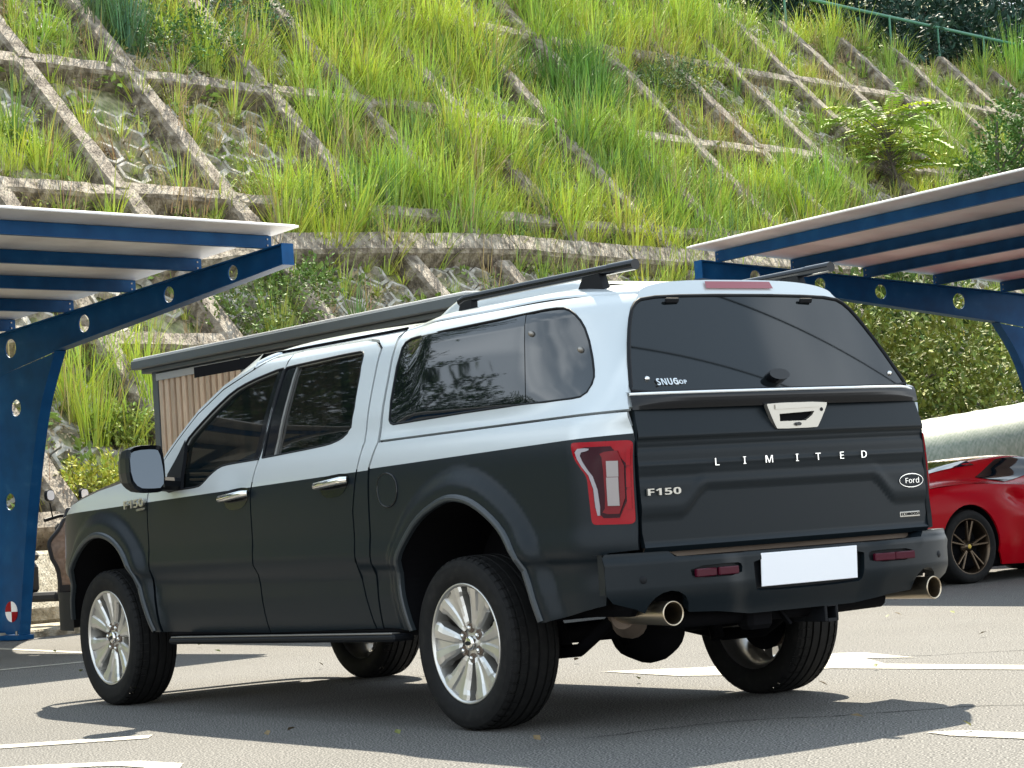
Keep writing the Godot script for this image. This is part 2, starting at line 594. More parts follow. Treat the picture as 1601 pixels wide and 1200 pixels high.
# ================================================================ pickup truck
# u runs forward from the rear axle (x = -u), z = half width, y up
const LOWP := [[0.38, 0.925], [0.48, 0.953], [0.60, 0.966], [0.735, 0.974], [0.765, 0.993], [0.9, 0.988], [1.1, 0.982], [1.2, 0.973], [1.28, 0.955], [1.33, 0.938]]
const CABP := [[1.36, 0.925], [1.5, 0.885], [1.65, 0.83], [1.80, 0.765], [1.86, 0.72], [1.91, 0.62]]
const TOPP := [[1.36, 0.920], [1.48, 0.893], [1.63, 0.855], [1.75, 0.822], [1.845, 0.785], [1.92, 0.70]]
var prof_cab := []
var prof_top := []
var arch_r := PackedVector2Array()
var arch_f := PackedVector2Array()

func herm(T: Array, y: float) -> float:
	var m := T.size()
	if y <= T[0][0]: return T[0][1] + (y - T[0][0]) * 0.28
	if y >= T[m - 1][0]: return T[m - 1][1] + (y - T[m - 1][0]) * -2.2
	var k := 0
	while y > T[k + 1][0]: k += 1
	var h: float = T[k + 1][0] - T[k][0]
	var s: float = (T[k + 1][1] - T[k][1]) / h
	var s0 := s
	var s1 := s
	if k > 0: s0 = 0.5 * (s + (T[k][1] - T[k - 1][1]) / (T[k][0] - T[k - 1][0]))
	if k < m - 2: s1 = 0.5 * (s + (T[k + 2][1] - T[k + 1][1]) / (T[k + 2][0] - T[k + 1][0]))
	var t = (y - T[k][0]) / h
	var t2 = t * t
	var t3 = t2 * t
	return (2 * t3 - 3 * t2 + 1) * T[k][1] + (t3 - 2 * t2 + t) * h * s0 + (-2 * t3 + 3 * t2) * T[k + 1][1] + (t3 - t2) * h * s1

func line_dist(L: PackedVector2Array, q: Vector2) -> float:
	var d := 9.0
	for i in L.size() - 1:
		d = minf(d, q.distance_to(Geometry2D.get_closest_point_to_segment(q, L[i], L[i + 1])))
	return d

func side_w(u: float, y: float) -> float:
	var w := herm(prof_cab, y)
	if y > 1.33 and u < 0.72:
		w = lerpf(w, herm(prof_top, y), smoothstep(0.72, 0.37, u))
		w -= 0.17 * pow(clampf((-u - 0.35) / 0.55, 0.0, 1.2), 2) * clampf((y - 1.36) / 0.485, 0.0, 1.1)
	if u > 3.9: w -= 0.22 * pow((u - 3.9) / 0.7, 2)
	if u < -0.85:
		w -= lerpf(0.14, 0.07, smoothstep(1.25, 1.42, y)) * pow((-u - 0.85) / 0.31, 2)
	if y < 1.24:
		if absf(u + 0.05) < 0.85: w += flare(line_dist(arch_r, Vector2(u, y)))
		elif absf(u - 3.6) < 0.75: w += flare(line_dist(arch_f, Vector2(u, y)))
	return w

func flare(s: float) -> float:
	return 0.038 * (1.0 - smoothstep(0.055, 0.155, s))

func split_y(u: float) -> float:
	return 1.156 + (3.049 - u) * 0.0262 - (0.006 if u < 0.72 else 0.0)

func rear_u(v: float, y: float) -> float:
	# lift gate of the canopy, leaning forward
	var e := -1.100 + 0.487 * (y - 1.437)
	return e - 0.045 * (1.0 - minf(1.0, pow(v / 0.85, 2)))

func canopy_end(y: float) -> float:
	# where the canopy side meets the lift gate
	var u := rear_u(0.8, y)
	for i in 4: u = rear_u(side_w(u, y), y)
	return u

func gate_u(v: float, y: float) -> float:
	var u := -1.158 - 0.035 * (1.0 - pow(v / 0.84, 2))
	u += 0.28 * maxf(0.0, y - 1.246) - 0.012 * smoothstep(1.222, 1.238, y)
	# shallow ribs and the trapezoid pressing low down
	u += 0.005 * smoothstep(1.175, 1.195, y) * (1.0 - smoothstep(1.205, 1.215, y))
	u -= 0.003 * exp(-pow((y - 1.126) / 0.006, 2))
	u += 0.006 * exp(-pow((y - 1.075) / 0.022, 2))
	var edge := lerpf(1.035, 0.925, smoothstep(0.47, 0.63, absf(v)))
	u += 0.007 * (1.0 - smoothstep(edge - 0.030, edge + 0.005, y))
	u -= 0.003 * exp(-pow((y - edge - 0.03) / 0.028, 2))
	u -= 0.02 * (1.0 - smoothstep(0.775, 0.80, y))
	return u

func bump_u(v: float, y: float) -> float:
	var a := absf(v)
	var u := -1.262 + 0.15 * pow(minf(a, 1.02) / 0.985, 4.5)
	u += 0.05 * smoothstep(0.62, 0.46, y)
	u += 0.012 * smoothstep(0.725, 0.76, y)
	# centre section set in
	u += 0.024 * (1.0 - smoothstep(0.33, 0.47, a + (0.6 - y) * 0.25))
	# crease under the end pads
	u -= 0.006 * exp(-pow((y - 0.715) / 0.008, 2)) * smoothstep(0.66, 0.72, a)
	return u

func build_truck() -> void:
	prof_cab = LOWP + CABP
	prof_top = LOWP + TOPP
	arch_r = smooth_line(poly([[0.395, 0.45], [0.435, 0.60], [0.448, 0.705], [0.39, 0.83], [0.251, 0.958], [0.056, 1.032], [-0.06, 1.046], [-0.223, 1.014], [-0.431, 0.890], [-0.536, 0.746], [-0.626, 0.49]]), 2)
	arch_f = smooth_line(poly([[4.14, 0.50], [4.078, 0.683], [3.948, 0.87], [3.778, 0.968], [3.603, 0.99], [3.399, 0.938], [3.212, 0.785], [3.087, 0.494], [3.06, 0.43]]), 2)
	var T := thing("pickup_truck", "two-tone white over charcoal crew cab pickup with white canopy, parked on the asphalt", "pickup truck")
	var sp := PackedVector2Array([Vector2(-2.0, split_y(-2.0)), Vector2(0.72, 1.2171)])
	var spc := PackedVector2Array([Vector2(0.5, split_y(0.73)), Vector2(5.0, split_y(5.0))])

	# outlines in (u, y)
	var fender := poly([[2.985, 0.43], [3.050, 0.716], [3.075, 1.16], [3.035, 1.30], [3.3, 1.290], [3.7, 1.245], [4.1, 1.175], [4.34, 1.10], [4.42, 1.0], [4.38, 0.8], [4.30, 0.655]])
	for q in arch_f: if q.y < 0.655 and q.x > 3.8: continue
	var fpl := PackedVector2Array([Vector2(4.095, 0.655)])
	for q in arch_f: if not (q.x > 3.8 and q.y < 0.66): fpl.append(q)
	fender.append_array(fpl)
	var fdoor := poly([[2.970, 0.43], [1.820, 0.43], [1.866, 0.79], [1.884, 1.15], [1.842, 1.33], [1.818, 1.60], [1.805, 1.862], [1.994, 1.857], [2.174, 1.806], [2.437, 1.725], [2.658, 1.610], [2.919, 1.402], [3.02, 1.30], [3.062, 1.16], [3.038, 0.716]])
	var fhole := smooth_poly(poly([[2.80, 1.205], [2.66, 1.206], [2.47, 1.211], [2.42, 1.225], [2.344, 1.27], [2.25, 1.307], [2.16, 1.315], [1.90, 1.322], [1.833, 1.324], [1.832, 1.335], [1.815, 1.75], [1.813, 1.792], [1.84, 1.792], [1.906, 1.787], [2.153, 1.752], [2.318, 1.711], [2.468, 1.636], [2.618, 1.543], [2.724, 1.471], [2.83, 1.29], [2.835, 1.22]]), 1)
	var rdoor := poly([[1.808, 0.43], [0.778, 0.455], [0.85, 0.688], [0.872, 1.017], [0.836, 1.222], [0.815, 1.35], [0.878, 1.805], [0.957, 1.846], [1.064, 1.861], [1.702, 1.870], [1.793, 1.862], [1.806, 1.60], [1.830, 1.33], [1.872, 1.15], [1.854, 0.79]])
	var rhole := smooth_poly(poly([[1.818, 1.328], [1.76, 1.329], [1.222, 1.352], [1.094, 1.364], [1.001, 1.392], [0.955, 1.44], [1.016, 1.77], [1.035, 1.80], [1.081, 1.811], [1.62, 1.799], [1.75, 1.795], [1.80, 1.792], [1.803, 1.75]]), 1)
	var corner := poly([[0.765, 0.455], [0.712, 0.455], [0.729, 1.226], [0.69, 1.344], [0.722, 1.62], [0.757, 1.84], [0.775, 1.885], [1.1, 1.888], [1.7, 1.897], [1.98, 1.884], [2.17, 1.834], [2.15, 1.823], [1.99, 1.870], [1.70, 1.882], [1.06, 1.873], [0.945, 1.858], [0.862, 1.81], [0.802, 1.35], [0.824, 1.222], [0.86, 1.017], [0.838, 0.688]])
	var bed := poly([[0.698, 0.46], [0.71, 1.0], [0.712, 1.226], [0.676, 1.338], [-1.13, 1.352], [-1.152, 1.232], [-1.16, 0.78], [-1.05, 0.772], [-1.005, 0.555], [-0.66, 0.49]])
	var ar := arch_r.duplicate()
	ar.reverse()
	bed.append_array(ar)
	var lamp := round_poly(poly([[-0.884, 1.242], [-0.893, 1.212], [-0.912, 1.171], [-0.976, 1.094], [-0.990, 0.893], [-1.152, 0.887], [-1.149, 1.234]]), 0.022)
	var tside := poly([[0.668, 1.350], [-1.132, 1.364], [-1.010, 1.585], [-0.955, 1.69], [-0.890, 1.815], [-0.855, 1.868], [-0.7, 1.886], [0.0, 1.888], [0.6, 1.888], [0.745, 1.878], [0.702, 1.62]])
	tside = poly([[0.745, 1.878], [0.702, 1.62], [0.668, 1.350]])
	for y in [1.364, 1.42, 1.48, 1.54, 1.60, 1.66, 1.72, 1.78, 1.83, 1.872]: tside.append(Vector2(canopy_end(y), y))
	tside.append_array(poly([[-0.7, 1.884], [0.0, 1.886], [0.6, 1.888]]))
	var twin := smooth_poly(poly([[0.600, 1.418], [0.52, 1.420], [-0.191, 1.435], [-0.78, 1.432], [-0.885, 1.438], [-0.905, 1.50], [-0.875, 1.56], [-0.776, 1.717], [-0.706, 1.794], [-0.63, 1.84], [-0.55, 1.848], [-0.383, 1.841], [0.475, 1.829], [0.640, 1.825], [0.676, 1.78], [0.628, 1.45]]), 1)

	for s in [1.0, -1.0]:
		var fm := func(a, b): return Vector3(-a, b, s * side_w(a, b))
		var fin := func(a, b): return Vector3(-a, b, s * (side_w(a, b) - 0.022))
		var ou := Vector3(0, 0.1, s)
		var near: bool = s > 0
		var fine := 0.021 if near else 0.08
		var mid := 0.05 if near else 0.1
		var d := MB.new()
		var w := MB.new()
		panel([d, w], fender, [], fm, ou, fine, 0.02, spc)
		var fen := part(T, "front_fender", [[d, M.charcoal], [w, M.white]])
		if near:
			var za := maxf(side_w(3.33, 1.17), side_w(3.33, 1.125)) + 0.005
			var zb := maxf(side_w(3.07, 1.17), side_w(3.07, 1.125)) + 0.005
			var tw := Basis(Vector3(0.26, 0.010, zb - za).normalized(), Vector3.UP, Vector3.BACK)
			tw.z = tw.x.cross(tw.y).normalized()
			text_part(fen, "badge", "F150", 0.045, 0.012, Transform3D(tw, Vector3(-3.20, 1.150, (za + zb) * 0.5 + 0.010)), M.satin, true, 1.9)
			text_part(fen, "badge", "LIMITED", 0.012, 0.008, Transform3D(tw, Vector3(-3.12, 1.116, lerpf(za, zb, 0.8) + 0.010)), M.satin, true, 1.5)
		# doors
		for k in 2:
			d = MB.new(); w = MB.new()
			panel([d, w], fdoor if k == 0 else rdoor, [fhole if k == 0 else rhole], fm, ou, mid, 0.02, spc)
			var door := part(T, "front_door" if k == 0 else "rear_door", [[d, M.charcoal], [w, M.white]])
			var g := MB.new()
			panel([g], fhole if k == 0 else rhole, [], fin, ou, 0.1, 0.0)
			part(door, "window", g, M.tint)
			# black pillar cover and rubber line
			var bp := MB.new()
			if k == 0: panel([bp], poly([[1.826, 1.322], [1.90, 1.320], [1.875, 1.789], [1.808, 1.790]]), [], func(a, b): return Vector3(-a, b, s * (side_w(a, b) - 0.006)), ou, 0.1, 0.012)
			else: panel([bp], poly([[1.818, 1.328], [1.70, 1.332], [1.70, 1.794], [1.80, 1.792]]), [], func(a, b): return Vector3(-a, b, s * (side_w(a, b) - 0.006)), ou, 0.1, 0.012)
			part(door, "pillar_cover", bp, M.gloss_black)
			if k == 1:
				bp = MB.new()
				panel([bp], poly([[1.698, 1.332], [1.676, 1.334], [1.684, 1.794], [1.70, 1.794]]), [], func(a, b): return Vector3(-a, b, s * (side_w(a, b) - 0.008)), ou, 0.1, 0.012)
				part(door, "window_divider", bp, M.alloy_paint)
			bp = MB.new()
			var hl: PackedVector2Array = fhole if k == 0 else rhole
			var pts := []
			for q in hl: pts.append(Vector3(-q.x, q.y, s * (side_w(q.x, q.y) - 0.004)))
			pts.append(pts[0])
			bp.tube(pts, [0.007], 6, false)
			part(door, "window_seal", bp, M.black)
			# handle: recessed cup, bright bar
			var hc := Vector2(2.025, 1.128) if k == 0 else Vector2(1.035, 1.150)
			bp = MB.new()
			var cup := smooth_poly(poly([[hc.x + 0.15, hc.y + 0.03], [hc.x + 0.11, hc.y - 0.060], [hc.x - 0.09, hc.y - 0.052], [hc.x - 0.15, hc.y + 0.045], [hc.x - 0.08, hc.y + 0.06], [hc.x + 0.10, hc.y + 0.05]]), 2)
			panel([bp], cup, [], func(a, b): return Vector3(-a, b, s * (side_w(a, b) + 0.002)), ou, 0.05, 0.004)
			part(door, "handle_cup", bp, M.gloss_black)
			bp = MB.new()
			var hz := side_w(hc.x, hc.y)
			bp.tube([Vector3(-hc.x - 0.135, hc.y + 0.004, s * (hz + 0.012)), Vector3(-hc.x - 0.12, hc.y + 0.006, s * (hz + 0.034)), Vector3(-hc.x, hc.y + 0.013, s * (hz + 0.042)), Vector3(-hc.x + 0.11, hc.y + 0.022, s * (hz + 0.036)), Vector3(-hc.x + 0.14, hc.y + 0.024, s * (hz + 0.010))], [0.016, 0.019, 0.020, 0.020, 0.017], 12)
			part(door, "handle", bp, M.chrome)
			if k == 0:
				build_mirror(door, s)
		d = MB.new(); w = MB.new()
		panel([d, w], corner, [], fm, ou, mid, 0.02, spc)
		part(T, "cab_corner", [[d, M.charcoal], [w, M.white]])
		# bed side with its lamp
		d = MB.new(); w = MB.new()
		panel([d, w], bed, [lamp], fm, ou, fine, 0.02, sp)
		var bs := part(T, "bed_side", [[d, M.charcoal], [w, M.white]])
		if near:
			bp_fuel(bs, fm, ou)
		build_lamp(T, s, lamp)
		# canopy side
		w = MB.new()
		panel([w], tside, [twin], fm, ou, 0.04 if near else 0.1, 0.02)
		var ts := part(T, "canopy_side", w, M.white)
		for k in 2:
			var cutx := -0.412
			var box_ := poly([[cutx - 0.195 + 0.003, 1.0], [2, 1.0], [2, 2.2], [cutx + 0.130 + 0.003, 2.2]]) if k == 0 else poly([[-2, 1.0], [cutx - 0.195 - 0.003, 1.0], [cutx + 0.130 - 0.003, 2.2], [-2, 2.2]])
			var gp: Array = Geometry2D.intersect_polygons(twin, box_)
			var g := MB.new()
			panel([g], gp[0], [], func(a, b): return Vector3(-a, b, s * (side_w(a, b) - 0.003)), ou, 0.06, 0.01)
			var win := part(ts, "side_window" if k == 0 else "vent_window", g, M.side_glass)
			if k == 1 and near:
				for q in [[-0.455, 1.747], [-0.771, 1.646]]:
					var kb := MB.new()
					var P := Vector3(-q[0], q[1], side_w(q[0], q[1]) + 0.004)
					kb.lathe([[0.0, 0.012], [0.008, 0.010], [0.013, 0.0], [0.013, -0.01]], Transform3D(Basis(Vector3.RIGHT, -0.5), P), 14)
					part(win, "latch_screw", kb, M.steel)
		var sl := MB.new()
		var sp2 := []
		for q in twin: sp2.append(Vector3(-q.x, q.y, s * (side_w(q.x, q.y) - 0.002)))
		sp2.append(sp2[0])
		sl.tube(sp2, [0.006], 6, false)
		part(ts, "window_seal", sl, M.black)
		# dark seam strip between bed and canopy, inner shell behind the gaps
		var sh := MB.new()
		var inner := poly([[4.28, 0.62], [4.28, 1.08], [3.1, 1.27], [2.9, 1.29], [1.9, 1.30], [0.7, 1.325], [-1.1, 1.345], [-1.12, 0.80], [-0.98, 0.58], [-0.66, 0.52], [-0.62, 0.9], [-0.25, 1.10], [0.0, 1.12], [0.3, 1.05], [0.50, 0.80], [0.48, 0.48], [3.0, 0.46], [3.1, 0.75], [3.3, 0.98], [3.6, 1.06], [3.85, 1.02], [4.05, 0.9], [4.15, 0.62]])
		panel([sh], inner, [], func(a, b): return Vector3(-a, b, s * (herm(prof_cab, minf(b, 1.3)) - 0.035 - (0.22 * pow(maxf(a - 3.9, 0) / 0.7, 2)) - (0.14 * pow(maxf(-a - 0.85, 0) / 0.31, 2)))), ou, 0.15, 0.0)
		for q in [[0.705, 0.46, 1.335], [0.80, 1.30, 1.86]]:
			sh.grid(func(a, b): return Vector3(-(q[0] + 0.05 - 0.1 * b), lerpf(q[1], q[2], a), s * (herm(prof_cab, lerpf(q[1], q[2], a)) - 0.03)), 8, 1, ou)
		sh.grid(func(a, b): return Vector3(-lerpf(0.75, 3.0, a), 1.9 - 0.06 * b, s * (herm(prof_cab, 1.87) - 0.03)), 2, 1, ou)
		part(T, "inner_shell", sh, M.under)
		# wheel housing
		for k in 2:
			var al := arch_r if k == 0 else arch_f
			var wh := MB.new()
			for i in al.size() - 1:
				var a := al[i]
				var b := al[i + 1]
				var za = s * (side_w(a.x, a.y) - 0.004)
				var zb = s * (side_w(b.x, b.y) - 0.004)
				var cc := Vector3(0.0 if k == 0 else -3.683, 0.4, 0)
				var pa := Vector3(-a.x, a.y, za)
				var pb := Vector3(-b.x, b.y, zb)
				wh.quad(pa, pb, Vector3(pb.x, pb.y, s * 0.55), Vector3(pa.x, pa.y, s * 0.55), Vector3(cc.x - pa.x, cc.y - pa.y, 0))
				wh.ftri(Vector3(pa.x, pa.y, s * 0.55), Vector3(pb.x, pb.y, s * 0.55), Vector3(cc.x, 0.55, s * 0.55), Vector3(0, 0, s))
			part(T, "wheel_arch_liner", wh, M.under)
		# moulded lip round each arch
		for k in 2:
			var al := arch_r if k == 0 else arch_f
			var lm := MB.new()
			var sec := [[-0.010, -0.012], [-0.009, 0.008], [-0.003, 0.014], [0.008, 0.015], [0.018, 0.011], [0.024, 0.002], [0.025, -0.012]]
			var prevr := []
			for i in al.size():
				var tg := (al[mini(i + 1, al.size() - 1)] - al[maxi(i - 1, 0)]).normalized()
				var nn := tg.orthogonal()
				var cc := Vector2(0.0 if k == 0 else 3.683, 0.45)
				if nn.dot(al[i] - cc) < 0.0: nn = -nn
				var ring := []
				for e in sec:
					var q = al[i] + nn * e[0]
					ring.append(Vector3(-q.x, q.y, s * (side_w(q.x, q.y) + e[1])))
				if i > 0:
					for j in sec.size() - 1:
						var o2 := Vector3(0, 0, s * 0.7) + Vector3(-nn.x, nn.y, 0) * (1.0 if j > 2 else -1.0) * (1.0 if j != 2 and j != 3 else 0.0)
						lm.quad(prevr[j], prevr[j + 1], ring[j + 1], ring[j], o2)
				prevr = ring
			part(T, "arch_lip", lm, M.lip)
		# step board
		var st := MB.new()
		st.bar(Vector3(-2.80, 0.385, s * 0.965), Vector3(-0.50, 0.418, s * 0.965), 0.13, 0.035, Vector3.UP, 0.012)
		var sb := part(T, "side_step", st, M.black)
		st = MB.new()
		st.bar(Vector3(-2.78, 0.405, s * 1.0), Vector3(-0.52, 0.4375, s * 1.0), 0.05, 0.008, Vector3.UP, 0.003)
		part(sb, "tread_strip", st, M.steel)
		for x in [-2.5, -1.65, -0.8]:
			st = MB.new()
			st.bar(Vector3(x, 0.40, s * 0.94), Vector3(x, 0.46, s * 0.72), 0.06, 0.02)
			part(sb, "bracket", st, M.black)
		# sill
		st = MB.new()
		st.bar(Vector3(-2.98, 0.43, s * 0.88), Vector3(-0.42, 0.46, s * 0.88), 0.12, 0.07, Vector3.UP, 0.02)
		part(T, "sill", st, M.under)

	build_cab_top(T)
	build_canopy_top(T)
	build_rear(T)
	build_under(T)
	build_front(T)
	build_interior(T)
	# wheels
	var first: Node3D = null
	for q in [[0.0, 1.0], [-3.683, 1.0], [0.0, -1.0], [-3.683, -1.0]]:
		var wn: Node3D
		if first == null:
			first = build_wheel(T)
			wn = first
		else:
			wn = first.duplicate()
			wn.name = numbered("wheel", T)
			T.add_child(wn)
		wn.position = Vector3(q[0], 0.392, q[1] * 0.843)
		wn.rotation = Vector3(0, 0 if q[1] > 0 else PI, 0)
		if q[0] < -1: wn.rotation.z = 0.42 * q[1]
		else: wn.rotation.z = 0.03

func bp_fuel(bs: Node3D, fm: Callable, ou: Vector3) -> void:
	var g := MB.new()
	var c := smooth_poly(poly([[0.640, 1.112], [0.628, 1.17], [0.56, 1.195], [0.48, 1.165], [0.460, 1.107], [0.475, 1.05], [0.54, 1.024], [0.61, 1.045]]), 2)
	panel([g], c, [], func(a, b): return fm.call(a, b) + Vector3(0, 0, 0.003), ou, 0.05, 0.01)
	part(bs, "fuel_door", g, M.charcoal)
	var t := MB.new()
	var pts := []
	for q in c: pts.append(fm.call(q.x, q.y) + Vector3(0, 0, 0.001))
	pts.append(pts[0])
	t.tube(pts, [0.005], 6, false)
	part(bs, "fuel_door_gap", t, M.gloss_black)

func build_mirror(door: Node3D, s: float) -> void:
	# sail, arm, housing facing rearward, glass
	var ou := Vector3(0, 0.1, s)
	var g := MB.new()
	panel([g], poly([[2.73, 1.478], [2.66, 1.208], [2.80, 1.195], [2.86, 1.21], [2.85, 1.30]]), [], func(a, b): return Vector3(-a, b, s * (side_w(a, b) + 0.004)), ou, 0.1, 0.02)
	part(door, "mirror_sail", g, M.black)
	g = MB.new()
	g.bar(Vector3(-2.75, 1.235, s * 0.95), Vector3(-2.68, 1.25, s * 1.16), 0.14, 0.07, Vector3.UP, 0.02)
	var m := part(door, "mirror", g, M.black)
	var ol := smooth_poly(poly([[1.112, 1.20], [1.10, 1.30], [1.112, 1.44], [1.15, 1.452], [1.265, 1.450], [1.312, 1.425], [1.316, 1.27], [1.275, 1.205], [1.20, 1.197]]), 1)
	# housing: outline lofted forward to a smaller rounded back
	var hs := MB.new()
	var hb := MB.new()
	var rings := []
	for k in [[2.58, 1.0], [2.62, 1.02], [2.70, 0.95], [2.76, 0.78], [2.79, 0.5]]:
		var rr := []
		for q in ol: rr.append(Vector3(-k[0], 1.325 + (q.y - 1.325) * k[1], s * (1.21 + (q.x - 1.21) * k[1])))
		rings.append(rr)
	var nn := ol.size()
	for i in rings.size() - 1:
		for j in nn:
			var a: Vector3 = rings[i][j]
			var b: Vector3 = rings[i][(j + 1) % nn]
			var tgt := hs if (a.y + b.y) * 0.5 > 1.40 or (absf(a.z) > 1.29 and a.y > 1.27) else hb
			tgt.quad(a, b, rings[i + 1][(j + 1) % nn], rings[i + 1][j], a - Vector3(a.x, 1.325, s * 1.21))
	for j in nn: hs.ftri(rings[4][j], rings[4][(j + 1) % nn], Vector3(-2.80, 1.325, s * 1.21), Vector3(-1, 0, 0))
	var bez := MB.new()
	var inn := []
	for q in ol: inn.append(Vector3(-2.585 - (q.y - 1.325) * 0.12 - (q.x - 1.21) * 0.22, 1.325 + (q.y - 1.325) * 0.84, s * (1.207 + (q.x - 1.21) * 0.80)))
	for j in nn:
		bez.quad(rings[0][j], rings[0][(j + 1) % nn], inn[(j + 1) % nn], inn[j], Vector3(1, 0, 0))
	part(m, "housing", hb, M.black)
	part(m, "housing_cap", hs, M.charcoal)
	part(m, "bezel", bez, M.gloss_black)
	var gl := MB.new()
	for j in nn: gl.ftri(inn[j] + Vector3(-0.006, 0, 0), inn[(j + 1) % nn] + Vector3(-0.006, 0, 0), Vector3(-2.591, 1.325, s * 1.207), Vector3(1, 0.1, 0))
	var mg := part(m, "mirror_glass", gl, M.mirror)
	mg.position = Vector3.ZERO

func build_lamp(T: Node3D, s: float, lamp: PackedVector2Array) -> void:
	var ou := Vector3(0.5, 0.1, s)
	var at := func(off): return func(a, b): return Vector3(-a + 0.3 * off, b, s * (side_w(a, b) + off))
	var b := MB.new()
	panel([b], lamp, [], at.call(0.002), ou, 0.04, 0.02)
	var L := part(T, "tail_light", b, M.red_lens)
	var shrink := func(f: float, du: float, dy: float):
		var r := PackedVector2Array()
		for q in lamp: r.append(Vector2(-1.045 + (q.x + 1.045) * f + du, 1.065 + (q.y - 1.065) * f + dy))
		return r
	# dark inside
	b = MB.new()
	panel([b], smooth_poly(poly([[-0.905, 1.220], [-0.932, 1.163], [-0.999, 1.083], [-1.011, 0.920], [-1.130, 0.915], [-1.128, 1.213]]), 1), [], at.call(0.004), ou, 0.03, 0.006)
	part(L, "dark_lens", b, M.dark_red)
	# pale light guide: a thin bent band
	b = MB.new()
	panel([b], smooth_poly(poly([[-0.910, 1.214], [-0.937, 1.158], [-1.003, 1.080], [-1.014, 0.930], [-1.034, 0.930], [-1.020, 1.074], [-0.962, 1.150], [-0.938, 1.196], [-0.985, 1.203], [-0.985, 1.214]]), 1), [], at.call(0.007), ou, 0.03, 0.006)
	part(L, "light_guide", b, M.grey_lens)
	# stepped red block with the clear reversing lens in it
	b = MB.new()
	panel([b], smooth_poly(poly([[-1.030, 1.192], [-1.048, 1.165], [-1.056, 0.965], [-1.036, 0.935], [-1.126, 0.932], [-1.124, 1.196]]), 1), [], at.call(0.010), ou, 0.03, 0.010)
	part(L, "red_lens", b, M.inner_red)
	for k in 2:
		b = MB.new()
		var y0: float = [0.968, 1.088][k]
		var y1: float = [1.084, 1.152][k]
		panel([b], poly([[-1.066, y0], [-1.108, y0 - 0.002], [-1.107, y1], [-1.064, y1 + 0.002]]), [], at.call(0.016), ou, 0.03, 0.010)
		var rv := part(L, "reversing_lens", b, M.white_lens)
	for k in 3:
		b = MB.new()
		panel([b], poly([[-1.130, 0.95 + k * 0.09], [-1.145, 0.95 + k * 0.09], [-1.145, 1.03 + k * 0.09], [-1.130, 1.03 + k * 0.09]]), [], at.call(0.008), ou, 0.03, 0.006)
		part(L, "lens_rib", b, M.red_lens)

func build_cab_top(T: Node3D) -> void:
	var top := func(u): return herm([[0.70, 1.935], [1.1, 1.952], [1.6, 1.962], [1.95, 1.952], [2.2, 1.915], [2.5, 1.85]], u)
	var edge := func(u): return herm([[0.70, 1.880], [0.78, 1.888], [1.1, 1.890], [1.7, 1.899], [1.98, 1.886], [2.17, 1.836], [2.25, 1.81]], u)
	var r := MB.new()
	r.grid(func(a, b):
		var u := lerpf(0.735, 2.16, a)
		var q = -1.0 + 2.0 * b
		var v := signf(q) * (1.0 - pow(1.0 - absf(q), 1.7))
		var ye: float = edge.call(u)
		var we := side_w(u, ye)
		return Vector3(-u, ye + (top.call(u) - ye) * pow(maxf(0.0, 1.0 - pow(absf(v), 3.2)), 0.5), v * we), 24, 40, Vector3.UP)
	part(T, "cab_roof", r, M.white)
	# windscreen and its pillars
	var ws := MB.new()
	ws.grid(func(a, b):
		var q = -1.0 + 2.0 * b
		var y := lerpf(1.90, 1.325, a)
		var half := lerpf(0.60, 0.80, a)
		var u = lerpf(2.17, 3.12, a) + 0.12 * (1.0 - q * q)
		return Vector3(-u, y + 0.02 * (1 - q * q), q * half), 6, 10, Vector3(-0.6, 0.7, 0))
	part(T, "windscreen", ws, M.tint)
	for s in [1.0, -1.0]:
		var ap := MB.new()
		var lo := [[2.16, 1.838], [2.437, 1.757], [2.66, 1.640], [2.925, 1.428], [3.04, 1.318]]
		ap.grid(func(a, b):
			var f: float = a * 3.999
			var k := int(f)
			var u := lerpf(lo[k][0], lo[k + 1][0], f - k)
			var y := lerpf(lo[k][1], lo[k + 1][1], f - k)
			var e := Vector3(-u, y, s * side_w(u, y))
			var g := Vector3(-(lerpf(2.17, 3.12, a)), lerpf(1.905, 1.33, a), s * lerpf(0.585, 0.785, a))
			var m := (e + g) * 0.5 + Vector3(-0.012, 0.03, s * 0.02)
			return e.lerp(m, b * 2.0) if b < 0.5 else m.lerp(g, b * 2.0 - 1.0), 12, 6, Vector3(0, 0.6, s))
		# strip from the door edge to the pillar
		var dl := [[2.174, 1.808], [2.437, 1.727], [2.658, 1.612], [2.919, 1.404], [3.02, 1.302]]
		ap.grid(func(a, b):
			var f: float = a * 3.999
			var k := int(f)
			var u := lerpf(lerpf(dl[k][0], dl[k + 1][0], f - k), lerpf(lo[k][0], lo[k + 1][0], f - k), 0.25 + 0.75 * b)
			var y := lerpf(lerpf(dl[k][1], dl[k + 1][1], f - k), lerpf(lo[k][1], lo[k + 1][1], f - k), 0.25 + 0.75 * b)
			return Vector3(-u, y, s * side_w(u, y)), 12, 1, Vector3(0, 0.2, s))
		part(T, "windscreen_pillar", ap, M.white)

